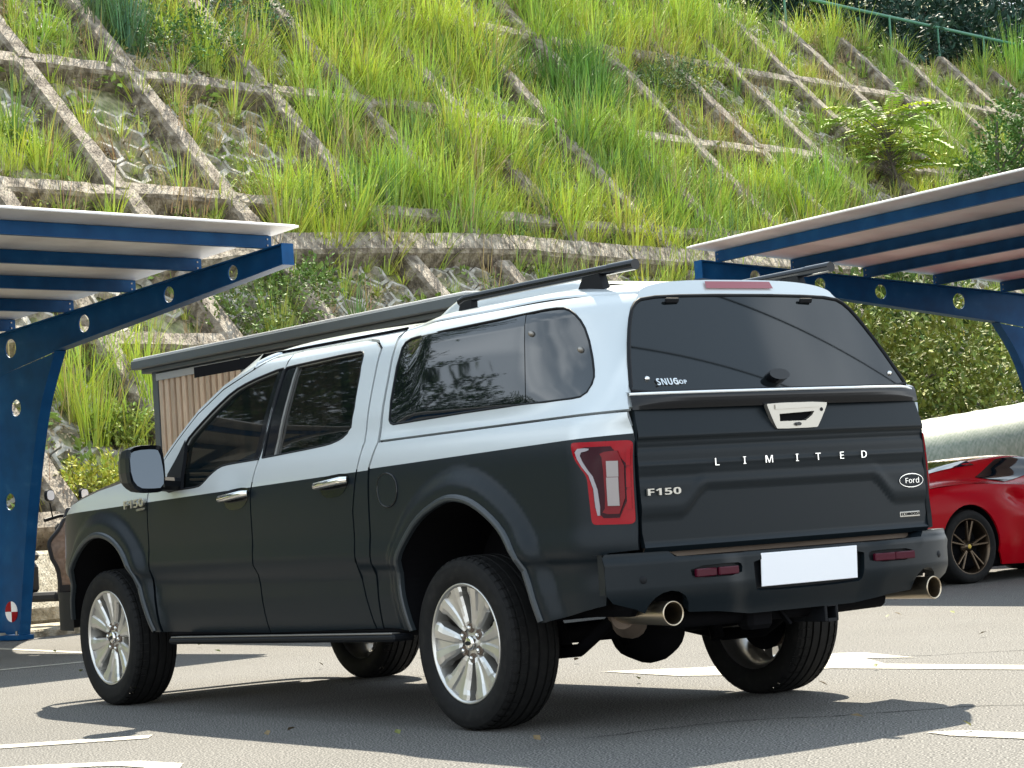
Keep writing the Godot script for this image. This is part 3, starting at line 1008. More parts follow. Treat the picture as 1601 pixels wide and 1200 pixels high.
func build_canopy_top(T: Node3D) -> void:
	var r := MB.new()
	r.grid(func(a, b):
		var u := lerpf(0.745, -0.86, a)
		var q = -1.0 + 2.0 * b
		var v := signf(q) * (1.0 - pow(1.0 - absf(q), 1.7))
		var ye: float = herm([[-0.9, 1.862], [-0.855, 1.868], [-0.7, 1.886], [0.0, 1.888], [0.6, 1.888], [0.745, 1.878], [0.8, 1.87]], u)
		var yt: float = herm([[-0.9, 1.925], [-0.86, 1.932], [-0.6, 1.955], [0.0, 1.965], [0.5, 1.958], [0.745, 1.93], [0.8, 1.92]], u)
		var we := side_w(u, ye)
		var bl := smoothstep(0.8, 1.0, a)
		ye = lerpf(ye, 1.872, bl)
		yt = lerpf(yt, 1.936, bl)
		we = lerpf(we, side_w(canopy_end(1.872), 1.872), bl)
		var yy := ye + (yt - ye) * pow(maxf(0.0, 1.0 - pow(absf(v), 3.2)), 0.5)
		var uu := lerpf(u, rear_u(v * we, yy), bl)
		return Vector3(-uu, yy, v * we), 30, 60, Vector3.UP)
	var roof := part(T, "canopy_roof", r, M.white)
	# raised middle with its slanting front
	var pad := MB.new()
	var pr := [[0.80, 1.930], [0.68, 1.985], [0.53, 2.034], [0.49, 2.036], [0.12, 2.022], [-0.35, 1.996], [-0.60, 1.952]]
	pad.grid(func(a, b):
		var f: float = a * 5.999
		var k := int(f)
		var u := lerpf(pr[k][0], pr[k + 1][0], f - k)
		var y := lerpf(pr[k][1], pr[k + 1][1], f - k)
		var q = -1.0 + 2.0 * b
		var v := signf(q) * minf(1.0, absf(q) / 0.82) * 0.49
		var dn := maxf(0.0, absf(q) - 0.82) / 0.18
		return Vector3(-u, lerpf(y, minf(y, 1.895), dn), v + signf(q) * 0.03 * dn), 18, 40, Vector3.UP)
	part(roof, "roof_fairing", pad, M.white)
	# rear frame round the lift glass
	var fm := func(a, b): return Vector3(-rear_u(a, b), b, a)
	var ou := Vector3(1, 0.4, 0)
	var outer := PackedVector2Array()
	var ys := [1.372, 1.42, 1.48, 1.54, 1.60, 1.66, 1.72, 1.78, 1.83, 1.872]
	for y in ys: outer.append(Vector2(-side_w(canopy_end(y), y), y))
	var topv := side_w(canopy_end(1.872), 1.872)
	for i in range(1, 30):
		var q := -1.0 + i / 15.0
		var k := signf(q) * (1.0 - pow(1.0 - absf(q), 1.7))
		outer.append(Vector2(k * topv, 1.872 + 0.064 * pow(1.0 - pow(absf(k), 3.2), 0.5)))
	ys.reverse()
	for y in ys: outer.append(Vector2(side_w(canopy_end(y), y), y))
	var glass := smooth_poly(poly([[-0.802, 1.43], [-0.79, 1.47], [-0.735, 1.62], [-0.675, 1.745], [-0.625, 1.82], [-0.56, 1.853], [-0.3, 1.862], [0.3, 1.862], [0.56, 1.853], [0.625, 1.82], [0.675, 1.745], [0.735, 1.62], [0.79, 1.47], [0.802, 1.43], [0.4, 1.43], [-0.4, 1.43]]), 1)
	var fr := MB.new()
	panel([fr], outer, [glass], fm, ou, 0.05, 0.02)
	var frame := part(roof, "rear_frame", fr, M.white)
	var gl := MB.new()
	panel([gl], glass, [], func(a, b): return Vector3(-rear_u(a, b) + 0.004, b, a), ou, 0.08, 0.012)
	var lg := part(T, "lift_glass", gl, M.glass)
	var sl := MB.new()
	var sp := []
	for q in glass: sp.append(Vector3(-rear_u(q.x, q.y) + 0.004, q.y, q.x))
	sp.append(sp[0])
	sl.tube(sp, [0.009], 6, false)
	part(lg, "glass_seal", sl, M.black)
	# hinges, corner screws, handle, word
	for z in [0.42, -0.36]:
		sl = MB.new()
		sl.box(Transform3D(Basis(Vector3.FORWARD, 0.4), Vector3(-rear_u(z, 1.838) + 0.016, 1.838, z)), Vector3(0.012, 0.022, 0.075), 0.004)
		part(lg, "hinge", sl, M.black)
	for z in [0.70, -0.72]:
		sl = MB.new()
		sl.lathe([[0.0, 0.012], [0.008, 0.010], [0.012, 0.0]], Transform3D(Basis(Vector3.UP, PI / 2), Vector3(-rear_u(z, 1.49) + 0.006, 1.49, z)), 12)
		part(lg, "corner_screw", sl, M.chrome)
	sl = MB.new()
	sl.prism(smooth_poly(poly([[-0.062, 0.0], [-0.045, -0.022], [0.0, -0.030], [0.045, -0.022], [0.062, 0.0], [0.035, 0.024], [-0.035, 0.024]]), 1), Transform3D(Basis(Vector3(0, 0, -1), Vector3(-0.4, 0.92, 0), Vector3(0.92, 0.4, 0)), Vector3(-rear_u(0.012, 1.482) + 0.006, 1.482, 0.012)), 0.0, 0.035)
	part(lg, "glass_handle", sl, M.gloss_black)
	text_part(lg, "lettering", "SNUG", 0.032, 0.004, Transform3D(Basis(Vector3(0, 0, -1), Vector3(-0.45, 0.89, 0), Vector3(0.89, 0.45, 0)), Vector3(-rear_u(0.6, 1.474) + 0.008, 1.474, 0.605)), M.chrome, true, 1.0)
	text_part(lg, "lettering", "TOP", 0.020, 0.004, Transform3D(Basis(Vector3(0, 0, -1), Vector3(-0.45, 0.89, 0), Vector3(0.89, 0.45, 0)), Vector3(-rear_u(0.54, 1.471) + 0.008, 1.471, 0.535)), M.chrome, true, 1.2)
	# glossy lip under the glass
	var lip := MB.new()
	var lp := [[1.434, 0.000], [1.427, 0.034], [1.421, 0.044], [1.410, 0.046], [1.380, 0.030], [1.358, 0.012]]
	lip.grid(func(a, b):
		var f: float = b * 4.999
		var k := int(f)
		var z := lerpf(-0.83, 0.83, a)
		var y := lerpf(lp[k][0], lp[k + 1][0], f - k)
		var o := lerpf(lp[k][1], lp[k + 1][1], f - k)
		return Vector3(-rear_u(z, y) + o * (1.0 - 0.5 * pow(absf(z) / 0.83, 8)), y, z), 40, 15, Vector3(1, 0.3, 0))
	part(lg, "lower_lip", lip, M.gloss_black)
	var tm := MB.new()
	var tp := []
	for i in 41:
		var z := lerpf(-0.80, 0.83, i / 40.0)
		tp.append(Vector3(-rear_u(z, 1.424) + 0.046 * (1.0 - 0.5 * pow(absf(z) / 0.83, 8)), 1.424 - 0.012 * smoothstep(-0.74, -0.80, z), z))
	tm.tube(tp, [0.0065], 8)
	part(lg, "trim_strip", tm, M.trim)
	# high brake light
	var bl := MB.new()
	bl.grid(func(a, b):
		var z := lerpf(-0.188 - 0.006 * b, 0.192 + 0.006 * b, a)
		var y := lerpf(1.928, 1.896, b)
		return Vector3(-rear_u(z, y) + 0.010, y, z), 8, 2, Vector3(1, 0, 0))
	part(roof, "brake_light", bl, M.pink_lens)
	# roof bars
	for s in [1.0, -1.0]:
		var rb := MB.new()
		rb.tube([Vector3(-0.36, 1.975, s * 0.628), Vector3(-0.31, 1.988, s * 0.625), Vector3(0.2, 1.994, s * 0.605), Vector3(0.90, 2.000, s * 0.575)], [0.021, 0.0225, 0.0225, 0.0225], 14)
		var bar := part(T, "roof_bar", rb, M.gloss_black)
		rb = MB.new()
		rb.tube([Vector3(0.74, 1.9987, s * 0.5819), Vector3(0.912, 2.0001, s * 0.5745)], [0.0245], 14)
		part(bar, "end_sleeve", rb, M.gloss_black)
		rb = MB.new()
		rb.prism(poly([[0.52, 1.91], [0.72, 1.91], [0.69, 1.985], [0.57, 1.98]]), Transform3D(Basis(), Vector3(0, 0, s * 0.586 - 0.02)), 0.0, 0.04)
		part(bar, "foot", rb, M.black)
		rb = MB.new()
		rb.prism(poly([[-0.37, 1.91], [-0.25, 1.91], [-0.25, 1.978], [-0.34, 1.978]]), Transform3D(Basis(), Vector3(0, 0, s * 0.624 - 0.018)), 0.0, 0.036)
		part(bar, "foot", rb, M.black)

func build_rear(T: Node3D) -> void:
	var fm := func(a, b): return Vector3(-gate_u(a, b), b, a)
	var ou := Vector3(1, 0, 0)
	var g := MB.new()
	panel([g], poly([[-0.826, 0.784], [0.826, 0.784], [0.830, 1.23], [0.815, 1.372], [-0.815, 1.372], [-0.830, 1.23]]), [], fm, ou, 0.0145, 0.03)
	var gate := part(T, "tailgate", g, M.charcoal)
	# LIMITED spread over the gate
	var word := "LIMITED"
	var zs := [0.431, 0.280, 0.142, -0.018, -0.143, -0.288, -0.427]
	for i in 7:
		text_part(gate, "letter", word[i], 0.031, 0.010, Transform3D(Basis(Vector3(0, 0, -1), Vector3.UP, Vector3(1, 0, 0)), Vector3(-gate_u(zs[i], 1.126) + 0.001, 1.125, zs[i])), M.chrome, false, 1.45)
	text_part(gate, "badge", "F150", 0.028, 0.010, Transform3D(Basis(Vector3(0, 0, -1), Vector3.UP, Vector3(1, 0, 0)), Vector3(-gate_u(0.715, 1.013) + 0.004, 1.013, 0.715)), M.satin, true, 2.2)
	# oval emblem
	var em := MB.new()
	em.prism(circle(0, 0, 0.075, 32, 0.032), Transform3D(Basis(Vector3(0, 0, -1), Vector3.UP, Vector3(1, 0, 0)), Vector3(-gate_u(-0.725, 0.997), 0.997, -0.725)), 0.0, 0.010)
	var oval := part(gate, "emblem", em, M.chrome)
	em = MB.new()
	em.prism(circle(0, 0, 0.0705, 32, 0.0282), Transform3D(Basis(Vector3(0, 0, -1), Vector3.UP, Vector3(1, 0, 0)), Vector3(-gate_u(-0.725, 0.997) + 0.0102, 0.997, -0.725)), 0.0, 0.002)
	part(oval, "emblem_field", em, M.charcoal)
	text_part(oval, "emblem_script", "Ford", 0.023, 0.004, Transform3D(Basis(Vector3(0, 0, -1), Vector3.UP, Vector3(1, 0, 0)), Vector3(-gate_u(-0.725, 0.997) + 0.013, 0.996, -0.725)), M.chrome, false, 1.4)
	em = MB.new()
	em.box(Transform3D(Basis(), Vector3(-gate_u(-0.71, 0.845) + 0.003, 0.845, -0.712)), Vector3(0.008, 0.026, 0.125), 0.003)
	var eb := part(gate, "badge_bar", em, M.satin)
	text_part(eb, "badge_text", "ECOBOOST", 0.013, 0.003, Transform3D(Basis(Vector3(0, 0, -1), Vector3.UP, Vector3(1, 0, 0)), Vector3(-gate_u(-0.71, 0.845) + 0.008, 0.846, -0.712)), M.black, true, 1.3)
	# release handle: pale trapezoid with an opening
	var hx := Transform3D(Basis(Vector3(0, 0, -1), Vector3.UP, Vector3(1, 0, 0)), Vector3(-gate_u(0.0, 1.305) + 0.012, 1.307, -0.03))
	em = MB.new()
	plate(em, smooth_poly(poly([[-0.172, 0.058], [-0.172, 0.045], [-0.128, -0.050], [-0.115, -0.054], [0.105, -0.054], [0.118, -0.048], [0.176, 0.040], [0.176, 0.058]]), 1), [poly([[-0.105, 0.010], [-0.105, -0.022], [0.045, -0.022], [0.085, 0.0], [0.10, 0.018]])], hx, 0.022, 0.1)
	var hd := part(gate, "gate_handle", em, M.satin)
	em = MB.new()
	em.prism(poly([[-0.13, 0.05], [-0.13, 0.03], [0.13, 0.035], [0.13, 0.052]]), hx, 0.010, 0.016)
	part(hd, "handle_lip", em, M.satin)
	em = MB.new()
	em.prism(poly([[-0.12, 0.02], [-0.12, -0.03], [0.10, -0.03], [0.11, 0.025]]), hx, -0.010, -0.006)
	part(hd, "handle_recess", em, M.under)
	em = MB.new()
	em.lathe([[0.0, 0.004], [0.008, 0.003], [0.009, 0.0]], hx * Transform3D(Basis(), Vector3(0.142, 0.024, 0.011)), 12)
	part(hd, "lock", em, M.black)
	em = MB.new()
	em.prism(circle(-0.004, -0.036, 0.016, 14, 0.008), hx, 0.010, 0.020)
	part(hd, "camera_eye", em, M.gloss_black)
	# backing behind the gate gaps
	em = MB.new()
	em.quad(Vector3(1.10, 0.60, -0.80), Vector3(1.10, 0.60, 0.80), Vector3(1.10, 1.36, 0.80), Vector3(1.10, 1.36, -0.80), Vector3(1, 0, 0))
	part(T, "inner_shell", em, M.under)
	em = MB.new()
	em.bar(Vector3(1.125, 0.765, -0.72), Vector3(1.125, 0.765, 0.80), 0.02, 0.05)
	part(T, "bed_sill", em, M.rust_steel)

	# bumper
	var bm := func(a, b): return Vector3(-bump_u(a, b), b, a)
	var half := [[0.0, 0.475], [0.30, 0.475], [0.50, 0.500], [0.645, 0.508]]
	var bl := PackedVector2Array()
	for q in half: bl.append(Vector2(q[0], q[1]))
	for i in 9:
		var a := PI - PI * i / 8.0
		bl.append(Vector2(0.745 + 0.095 * cos(a), 0.515 + 0.088 * sin(a)))
	for q in [[0.88, 0.535], [0.97, 0.565], [0.997, 0.60], [1.0, 0.75], [0.99, 0.768], [0.74, 0.766], [0.715, 0.742], [0.5, 0.738], [0.0, 0.736]]: bl.append(Vector2(q[0], q[1]))
	var full := bl.duplicate()
	for i in range(bl.size() - 2, 0, -1): full.append(Vector2(-bl[i].x, bl[i].y))
	var plate_hole := smooth_poly(poly([[-0.345, 0.728], [-0.335, 0.585], [-0.30, 0.565], [0.27, 0.565], [0.30, 0.585], [0.305, 0.728]]), 1)
	var pk := []
	for s in [1.0, -1.0]: pk.append(smooth_poly(poly([[0.365 * s, 0.688], [0.375 * s, 0.645], [0.645 * s, 0.645], [0.655 * s, 0.695], [0.40 * s, 0.700]]), 1))
	if Geometry2D.is_polygon_clockwise(pk[1]): pk[1].reverse()
	if Geometry2D.is_polygon_clockwise(pk[0]): pk[0].reverse()
	if Geometry2D.is_polygon_clockwise(plate_hole): plate_hole.reverse()
	var b := MB.new()
	panel([b], full, [plate_hole, pk[0], pk[1]], bm, ou, 0.03, 0.05)
	# top pad and end returns
	b.grid(func(a, t):
		var z := lerpf(-0.995, 0.995, a)
		var y := 0.767 if absf(z) > 0.735 else 0.737
		return Vector3(lerpf(-bump_u(z, y), 1.12 if absf(z) < 0.86 else 1.02, t), y, z), 40, 1, Vector3.UP)
	for s in [1.0, -1.0]:
		b.grid(func(a, t): return Vector3(lerpf(-bump_u(0.999, lerpf(0.60, 0.766, t)), 1.035, a), lerpf(0.60, 0.766, t), s * (1.0 - 0.02 * a)), 4, 4, Vector3(0, 0, s))
	var bp := part(T, "rear_bumper", b, M.charcoal)
	for s in [1.0, -1.0]:
		b = MB.new()
		var rc: PackedVector2Array = pk[0] if s > 0 else pk[1]
		panel([b], rc, [], func(a, y): return Vector3(-bump_u(a, y) - 0.018, y, a), ou, 0.1, 0.0)
		var sk := part(bp, "reflector_pocket", b, M.black)
		for k in 2:
			b = MB.new()
			b.box(Transform3D(Basis(Vector3.UP, 0.07 * s), Vector3(-bump_u(0.5, 0.668) - 0.010, 0.667, s * (0.455 + 0.1225 * k))), Vector3(0.02, 0.034, 0.116), 0.004)
			part(sk, "reflector", b, M.maroon)
		b = MB.new()
		b.lathe([[0.0, 0.004], [0.012, 0.003], [0.014, 0.0], [0.017, -0.001]], Transform3D(Basis(Vector3.UP, PI / 2 - 0.3 * s), Vector3(-bump_u(0.86, 0.655) + 0.002, 0.655, s * 0.86)), 16)
		part(bp, "parking_sensor", b, M.black)
	# number plate in its recess
	b = MB.new()
	b.quad(Vector3(1.205, 0.56, -0.36), Vector3(1.205, 0.56, 0.33), Vector3(1.205, 0.74, 0.33), Vector3(1.205, 0.74, -0.36), ou)
	part(bp, "plate_recess", b, M.black)
	b = MB.new()
	b.box(Transform3D(Basis(Vector3.BACK, -0.06), Vector3(1.232, 0.656, -0.02)), Vector3(0.006, 0.142, 0.56), 0.002)
	part(bp, "number_plate", b, M.plate)

func build_under(T: Node3D) -> void:
	var ex := Transform3D(Basis(Vector3.UP, PI / 2), Vector3(1.10, 0.515, 0.745))
	for s in [1.0, -1.0]:
		var b := MB.new()
		var xf := Transform3D(Basis(Vector3.UP, PI / 2 - 0.10 * s), Vector3(1.00, 0.51, s * 0.735))
		b.lathe([[0.042, -0.16], [0.046, -0.12], [0.049, 0.0], [0.050, 0.21], [0.052, 0.235], [0.0490, 0.241], [0.0440, 0.235], [0.043, 0.20], [0.042, 0.0]], xf, 28)
		var tip := part(T, "exhaust_tip", b, M.exhaust)
		b = MB.new()
		b.lathe([[0.0, 0.05], [0.0425, 0.05]], xf, 24)
		part(tip, "pipe_bore", b, M.under)
		b = MB.new()
		b.tube([Vector3(0.88, 0.51, s * 0.72), Vector3(0.75, 0.50, s * 0.68), Vector3(0.5, 0.52, s * 0.5), Vector3(0.1, 0.60, s * 0.42), Vector3(-1.2, 0.50, s * 0.2)], [0.04], 12)
		part(T, "exhaust_pipe", b, M.rust_steel)
	var m := MB.new()
	m.tube([Vector3(0.86, 0.49, 0.73), Vector3(0.80, 0.465, 0.66), Vector3(0.70, 0.455, 0.56), Vector3(0.55, 0.47, 0.48)], [0.05, 0.068, 0.07, 0.05], 16)
	part(T, "muffler", m, M.rust_steel)
	# axle with its differential
	var a := MB.new()
	a.tube([Vector3(0, 0.392, -0.72), Vector3(0, 0.392, -0.25), Vector3(0, 0.38, -0.2), Vector3(0, 0.38, 0.02), Vector3(0, 0.392, 0.08), Vector3(0, 0.392, 0.72)], [0.045, 0.05, 0.12, 0.12, 0.05, 0.045], 16)
	var ax := part(T, "rear_axle", a, M.under)
	a = MB.new()
	a.lathe([[0.0, 0.17], [0.06, 0.165], [0.12, 0.13], [0.155, 0.06], [0.165, 0.0], [0.14, -0.12], [0.05, -0.25]], Transform3D(Basis(Vector3.UP, PI / 2), Vector3(0.0, 0.375, -0.09)), 20)
	part(ax, "differential", a, M.under)
	for s in [1.0, -1.0]:
		a = MB.new()
		a.bar(Vector3(-4.3, 0.56, s * 0.45), Vector3(1.05, 0.60, s * 0.52), 0.09, 0.16)
		part(T, "frame_rail", a, M.under)
		a = MB.new()
		a.tube([Vector3(0.62, 0.50, s * 0.55), Vector3(0.3, 0.33, s * 0.55), Vector3(0, 0.31, s * 0.55), Vector3(-0.35, 0.36, s * 0.55), Vector3(-0.7, 0.50, s * 0.55)], [0.03], 8)
		part(T, "leaf_spring", a, M.under)
		a = MB.new()
		a.tube([Vector3(0.08, 0.30, s * 0.45), Vector3(-0.1, 0.75, s * 0.5)], [0.035], 10)
		part(T, "damper", a, M.under)
	a = MB.new()
	a.abox(Vector3(-4.2, 0.50, -0.85), Vector3(1.05, 0.62, 0.85), 0.03)
	a.abox(Vector3(-2.7, 0.36, -0.55), Vector3(-1.5, 0.52, 0.55), 0.06)
	a.abox(Vector3(-4.1, 0.34, -0.5), Vector3(-3.1, 0.52, 0.5), 0.08)
	part(T, "floor_pan", a, M.under)
	a = MB.new()
	a.tube([Vector3(-3.683, 0.40, -0.72), Vector3(-3.683, 0.36, 0.0), Vector3(-3.683, 0.40, 0.72)], [0.05, 0.07, 0.05], 12)
	part(T, "front_axle", a, M.under)
	# tow receiver below the bumper
	a = MB.new()
	a.tube([Vector3(1.02, 0.475, -0.62), Vector3(1.06, 0.47, -0.2), Vector3(1.06, 0.47, 0.2), Vector3(1.02, 0.475, 0.62)], [0.042], 10)
	var hr := part(T, "tow_receiver", a, M.under)
	a = MB.new()
	for q in [[-0.21, -0.195], [-0.145, -0.13]]: a.abox(Vector3(0.98, 0.405, q[0]), Vector3(1.19, 0.485, q[1]), 0.004)
	a.abox(Vector3(0.98, 0.405, -0.195), Vector3(1.19, 0.419, -0.145)); a.abox(Vector3(0.98, 0.471, -0.195), Vector3(1.19, 0.485, -0.145))
	part(hr, "receiver_tube", a, M.black)
	a = MB.new()
	a.abox(Vector3(1.04, 0.40, 0.12), Vector3(1.14, 0.52, 0.26), 0.02)
	part(hr, "wiring_socket", a, M.under)
	a = MB.new()
	a.bar(Vector3(1.10, 0.52, 0.10), Vector3(1.12, 0.41, 0.02), 0.04, 0.012)
	part(hr, "chain_loop", a, M.under)
	a = MB.new()
	a.tube([Vector3(0.55, 0.36, -0.05), Vector3(0.55, 0.5, -0.05)], [0.36, 0.36], 30)
	part(T, "spare_wheel", a, M.under).position = Vector3(0, 0.10, 0)

func build_front(T: Node3D) -> void:
	# hood, nose, lamps, bumper
	var h := MB.new()
	h.grid(func(a, b):
		var u := lerpf(3.13, 4.52, a)
		var q = -1.0 + 2.0 * b
		var ye := lerpf(1.318, 1.10, pow(a, 1.5))
		var we := side_w(minf(u, 4.40), minf(ye, 1.29)) - 0.004
		var yt := ye + lerpf(0.055, 0.07, a)
		return Vector3(-u + 0.05 * q * q * a, ye + (yt - ye) * pow(maxf(0.0, 1.0 - pow(absf(q), 2.6)), 0.6), q * we), 14, 24, Vector3.UP)
	part(T, "hood", h, M.white)
	h = MB.new()
	h.grid(func(a, b):
		var z := lerpf(-0.82, 0.82, a)
		return Vector3(-4.52 + 0.1 * pow(absf(z) / 0.82, 3), lerpf(0.62, 1.12, b), z), 16, 4, Vector3(-1, 0, 0))
	var gr := part(T, "grille", h, M.black)
	for k in 4:
		h = MB.new()
		h.bar(Vector3(-4.525, 0.72 + k * 0.1, -0.6), Vector3(-4.525, 0.72 + k * 0.1, 0.6), 0.02, 0.03)
		part(gr, "grille_bar", h, M.chrome)
	for s in [1.0, -1.0]:
		h = MB.new()
		panel([h], poly([[4.37, 0.86], [4.41, 1.0], [4.33, 1.09], [4.50, 1.08], [4.50, 0.86]]), [], func(a, b): return Vector3(-a, b, s * (side_w(a, b) + 0.004)), Vector3(-0.6, 0, s), 0.05, 0.02)
		part(T, "headlight", h, M.white_lens)
	h = MB.new()
	h.grid(func(a, b):
		var q = -1.0 + 2.0 * a
		var z := signf(q) * (1.0 - pow(1.0 - absf(q), 1.8)) * 0.965
		return Vector3(-4.62 + 0.47 * pow(absf(q), 5), lerpf(0.43, 0.66, b), z), 30, 4, Vector3.ZERO, func(p): return p - Vector3(-3.6, 0.5, 0))
	part(T, "front_bumper", h, M.black)

func build_interior(T: Node3D) -> void:
	var c := MB.new()
	c.abox(Vector3(-3.1, 1.02, -0.80), Vector3(-2.55, 1.22, 0.80), 0.06)
	part(T, "dashboard", c, M.seat)
	for q in [[-1.95, 0.42], [-1.95, -0.42], [-1.05, 0.42], [-1.05, -0.42]]:
		c = MB.new()
		c.box(Transform3D(Basis(Vector3.BACK, -0.2), Vector3(q[0] + 0.25, 1.18, q[1])), Vector3(0.14, 0.62, 0.5), 0.05)
		c.box(Transform3D(Basis(), Vector3(q[0], 0.9, q[1])), Vector3(0.52, 0.15, 0.5), 0.05)
		c.box(Transform3D(Basis(Vector3.BACK, -0.2), Vector3(q[0] + 0.34, 1.58, q[1])), Vector3(0.09, 0.18, 0.26), 0.04)
		part(T, "seat", c, M.seat)
	c = MB.new()
	var pts := []
	for i in 25: pts.append(Vector3(-2.42 + 0.07 * sin(TAU * i / 24.0), 1.22 + 0.17 * sin(TAU * i / 24.0), 0.42 + 0.18 * cos(TAU * i / 24.0)))
	c.tube(pts, [0.016], 8, false)
	part(T, "steering_wheel", c, M.seat)
	c = MB.new()
	c.abox(Vector3(-3.1, 0.62, -0.88), Vector3(-0.78, 0.70, 0.88))
	c.quad(Vector3(-0.79, 0.7, -0.85), Vector3(-0.79, 0.7, 0.85), Vector3(-0.79, 1.86, 0.70), Vector3(-0.79, 1.86, -0.70), Vector3(-1, 0, 0))
	part(T, "cabin_lining", c, M.seat)

func build_wheel(T: Node3D) -> Node3D:
	var W := Node3D.new()
	W.name = numbered("wheel", T)
	T.add_child(W)
	# tyre: grooved crown, notched shoulders, round sidewalls
	var ty := MB.new()
	var side := [[0.268, -0.112], [0.280, -0.124], [0.305, -0.135], [0.335, -0.1385], [0.358, -0.1345], [0.374, -0.127]]
	var o := []
	for q in side: o.append([q[0], -q[1]])
	o.reverse()
	ty.lathe(side, Transform3D(), 72)
	ty.lathe(o, Transform3D(), 72)
	var cr := [[0.374, -0.127], [0.386, -0.113], [0.3895, -0.098], [0.3825, -0.096], [0.3825, -0.089], [0.391, -0.087], [0.3935, -0.060], [0.385, -0.058], [0.385, -0.048], [0.3935, -0.046], [0.3945, -0.010], [0.385, -0.008], [0.385, 0.002], [0.3945, 0.004], [0.3935, 0.044], [0.385, 0.046], [0.385, 0.056], [0.3935, 0.058], [0.391, 0.087], [0.3825, 0.089], [0.3825, 0.096], [0.3895, 0.098], [0.386, 0.113], [0.374, 0.127]]
	ty.lathe(cr, Transform3D(), 200, true, func(z, k, i): return -0.0035 if (absf(z) > 0.085 and (k % 4 == 0) and i > 0 and i < 23) else 0.0)
	for z in [0.1365]:
		ty.lathe([[0.296, z - 0.006], [0.2975, z - 0.0045], [0.299, z - 0.006]], Transform3D(), 72)
		ty.lathe([[0.3475, z - 0.002], [0.349, z + 0.001], [0.351, z - 0.003]], Transform3D(), 72)
	var tyre := part(W, "tyre", ty, M.tyre)
	# rim
	var rim := MB.new()
	rim.lathe([[0.270, 0.112], [0.2725, 0.118], [0.270, 0.123], [0.264, 0.122], [0.258, 0.112], [0.254, 0.085], [0.246, 0.06], [0.236, 0.0], [0.236, -0.06], [0.252, -0.10], [0.27, -0.112]], Transform3D(), 72)
	var rm := part(W, "rim", rim, M.alloy_paint)
	var lip := MB.new()
	lip.lathe([[0.2705, 0.1125], [0.2735, 0.1185], [0.2705, 0.1238], [0.2635, 0.1228], [0.2575, 0.1125]], Transform3D(), 72)
	part(rm, "rim_lip", lip, M.alloy)
	# six double spokes
	var st := [[0.070, 0.026, 0.002, 0.088, 0.003], [0.092, 0.040, 0.003, 0.093, 0.003], [0.12, 0.052, 0.004, 0.095, 0.005], [0.16, 0.067, 0.009, 0.099, 0.008], [0.20, 0.083, 0.016, 0.106, 0.011], [0.235, 0.099, 0.024, 0.112, 0.013], [0.258, 0.107, 0.028, 0.115, 0.014]]
	for k in 6:
		var sp := MB.new()
		var xf := Transform3D(Basis(Vector3.BACK, TAU * k / 6.0), Vector3.ZERO)
		var prev := []
		for q in st:
			var r: float = q[0]
			var w: float = q[1]
			var g: float = q[2]
			var z: float = q[3]
			var gd: float = q[4]
			var ring := []
			for e in [[-w, z - 0.055], [-w + 0.002, z - 0.010], [-w + 0.012, z - 0.001], [-(w + g) * 0.5, z + 0.003], [-g - 0.004, z - 0.001], [-g + 0.004, z - gd], [g - 0.004, z - gd], [g + 0.004, z - 0.001], [(w + g) * 0.5, z + 0.003], [w - 0.012, z - 0.001], [w - 0.002, z - 0.010], [w, z - 0.055]]:
				var lim := minf(r, 0.262)
				ring.append(xf * Vector3(sqrt(maxf(lim * lim - e[0] * e[0], 0.0)) if r > 0.2 else lim, e[0], e[1]))
			if prev.size() > 0:
				for j in ring.size() - 1:
					var outv: Vector3 = xf.basis * Vector3(0, -1.0 if j == 0 else (1.0 if j == ring.size() - 2 else 0.0), 0.4 if j == 0 or j == ring.size() - 2 else 1.0)
					sp.quad(prev[j], prev[j + 1], ring[j + 1], ring[j], outv)
			prev = ring
		part(rm, "spoke", sp, M.alloy)
	var hub := MB.new()
	hub.lathe([[0.0, 0.084], [0.03, 0.084], [0.078, 0.080], [0.090, 0.070], [0.094, 0.02]], Transform3D(), 36)
	part(rm, "hub", hub, M.alloy)
	for k in 6:
		var a := TAU * (k + 0.5) / 6.0
		var ln := MB.new()
		ln.lathe([[0.0, 0.104], [0.007, 0.103], [0.0115, 0.098], [0.012, 0.078]], Transform3D(Basis(), Vector3(0.068 * cos(a), 0.068 * sin(a), 0)), 8)
		part(rm, "lug_nut", ln, M.chrome)
		ln = MB.new()
		ln.lathe([[0.0, 0.0832], [0.019, 0.0832], [0.0215, 0.090], [0.023, 0.083]], Transform3D(Basis(), Vector3(0.068 * cos(a), 0.068 * sin(a), 0)), 14)
		part(rm, "lug_pocket", ln, M.rust_steel)
	var cp := MB.new()
	cp.lathe([[0.0, 0.108], [0.022, 0.107], [0.031, 0.103], [0.034, 0.095], [0.034, 0.08]], Transform3D(), 28)
	part(rm, "centre_cap", cp, M.chrome)
	cp = MB.new()
	cp.prism(circle(0, 0, 0.021, 20, 0.010), Transform3D(Basis(), Vector3(0, 0, 0.107)), 0.0, 0.0025)
	part(rm, "cap_emblem", cp, M.charcoal)
	# brake
	var br := MB.new()
	br.lathe([[0.06, 0.03], [0.09, 0.03], [0.09, 0.012], [0.172, 0.012], [0.172, -0.012], [0.09, -0.012]], Transform3D(), 40)
	var dk := part(W, "brake_disc", br, M.rust_steel)
	br = MB.new()
	br.box(Transform3D(Basis(Vector3.BACK, 0.5), Vector3(0.125, 0.07, 0.0)), Vector3(0.09, 0.16, 0.09), 0.02)
	part(dk, "brake_caliper", br, M.under)
	br = MB.new()
	br.lathe([[0.0, -0.03], [0.18, -0.03]], Transform3D(), 30)
	part(dk, "dust_shield", br, M.under)
	return W

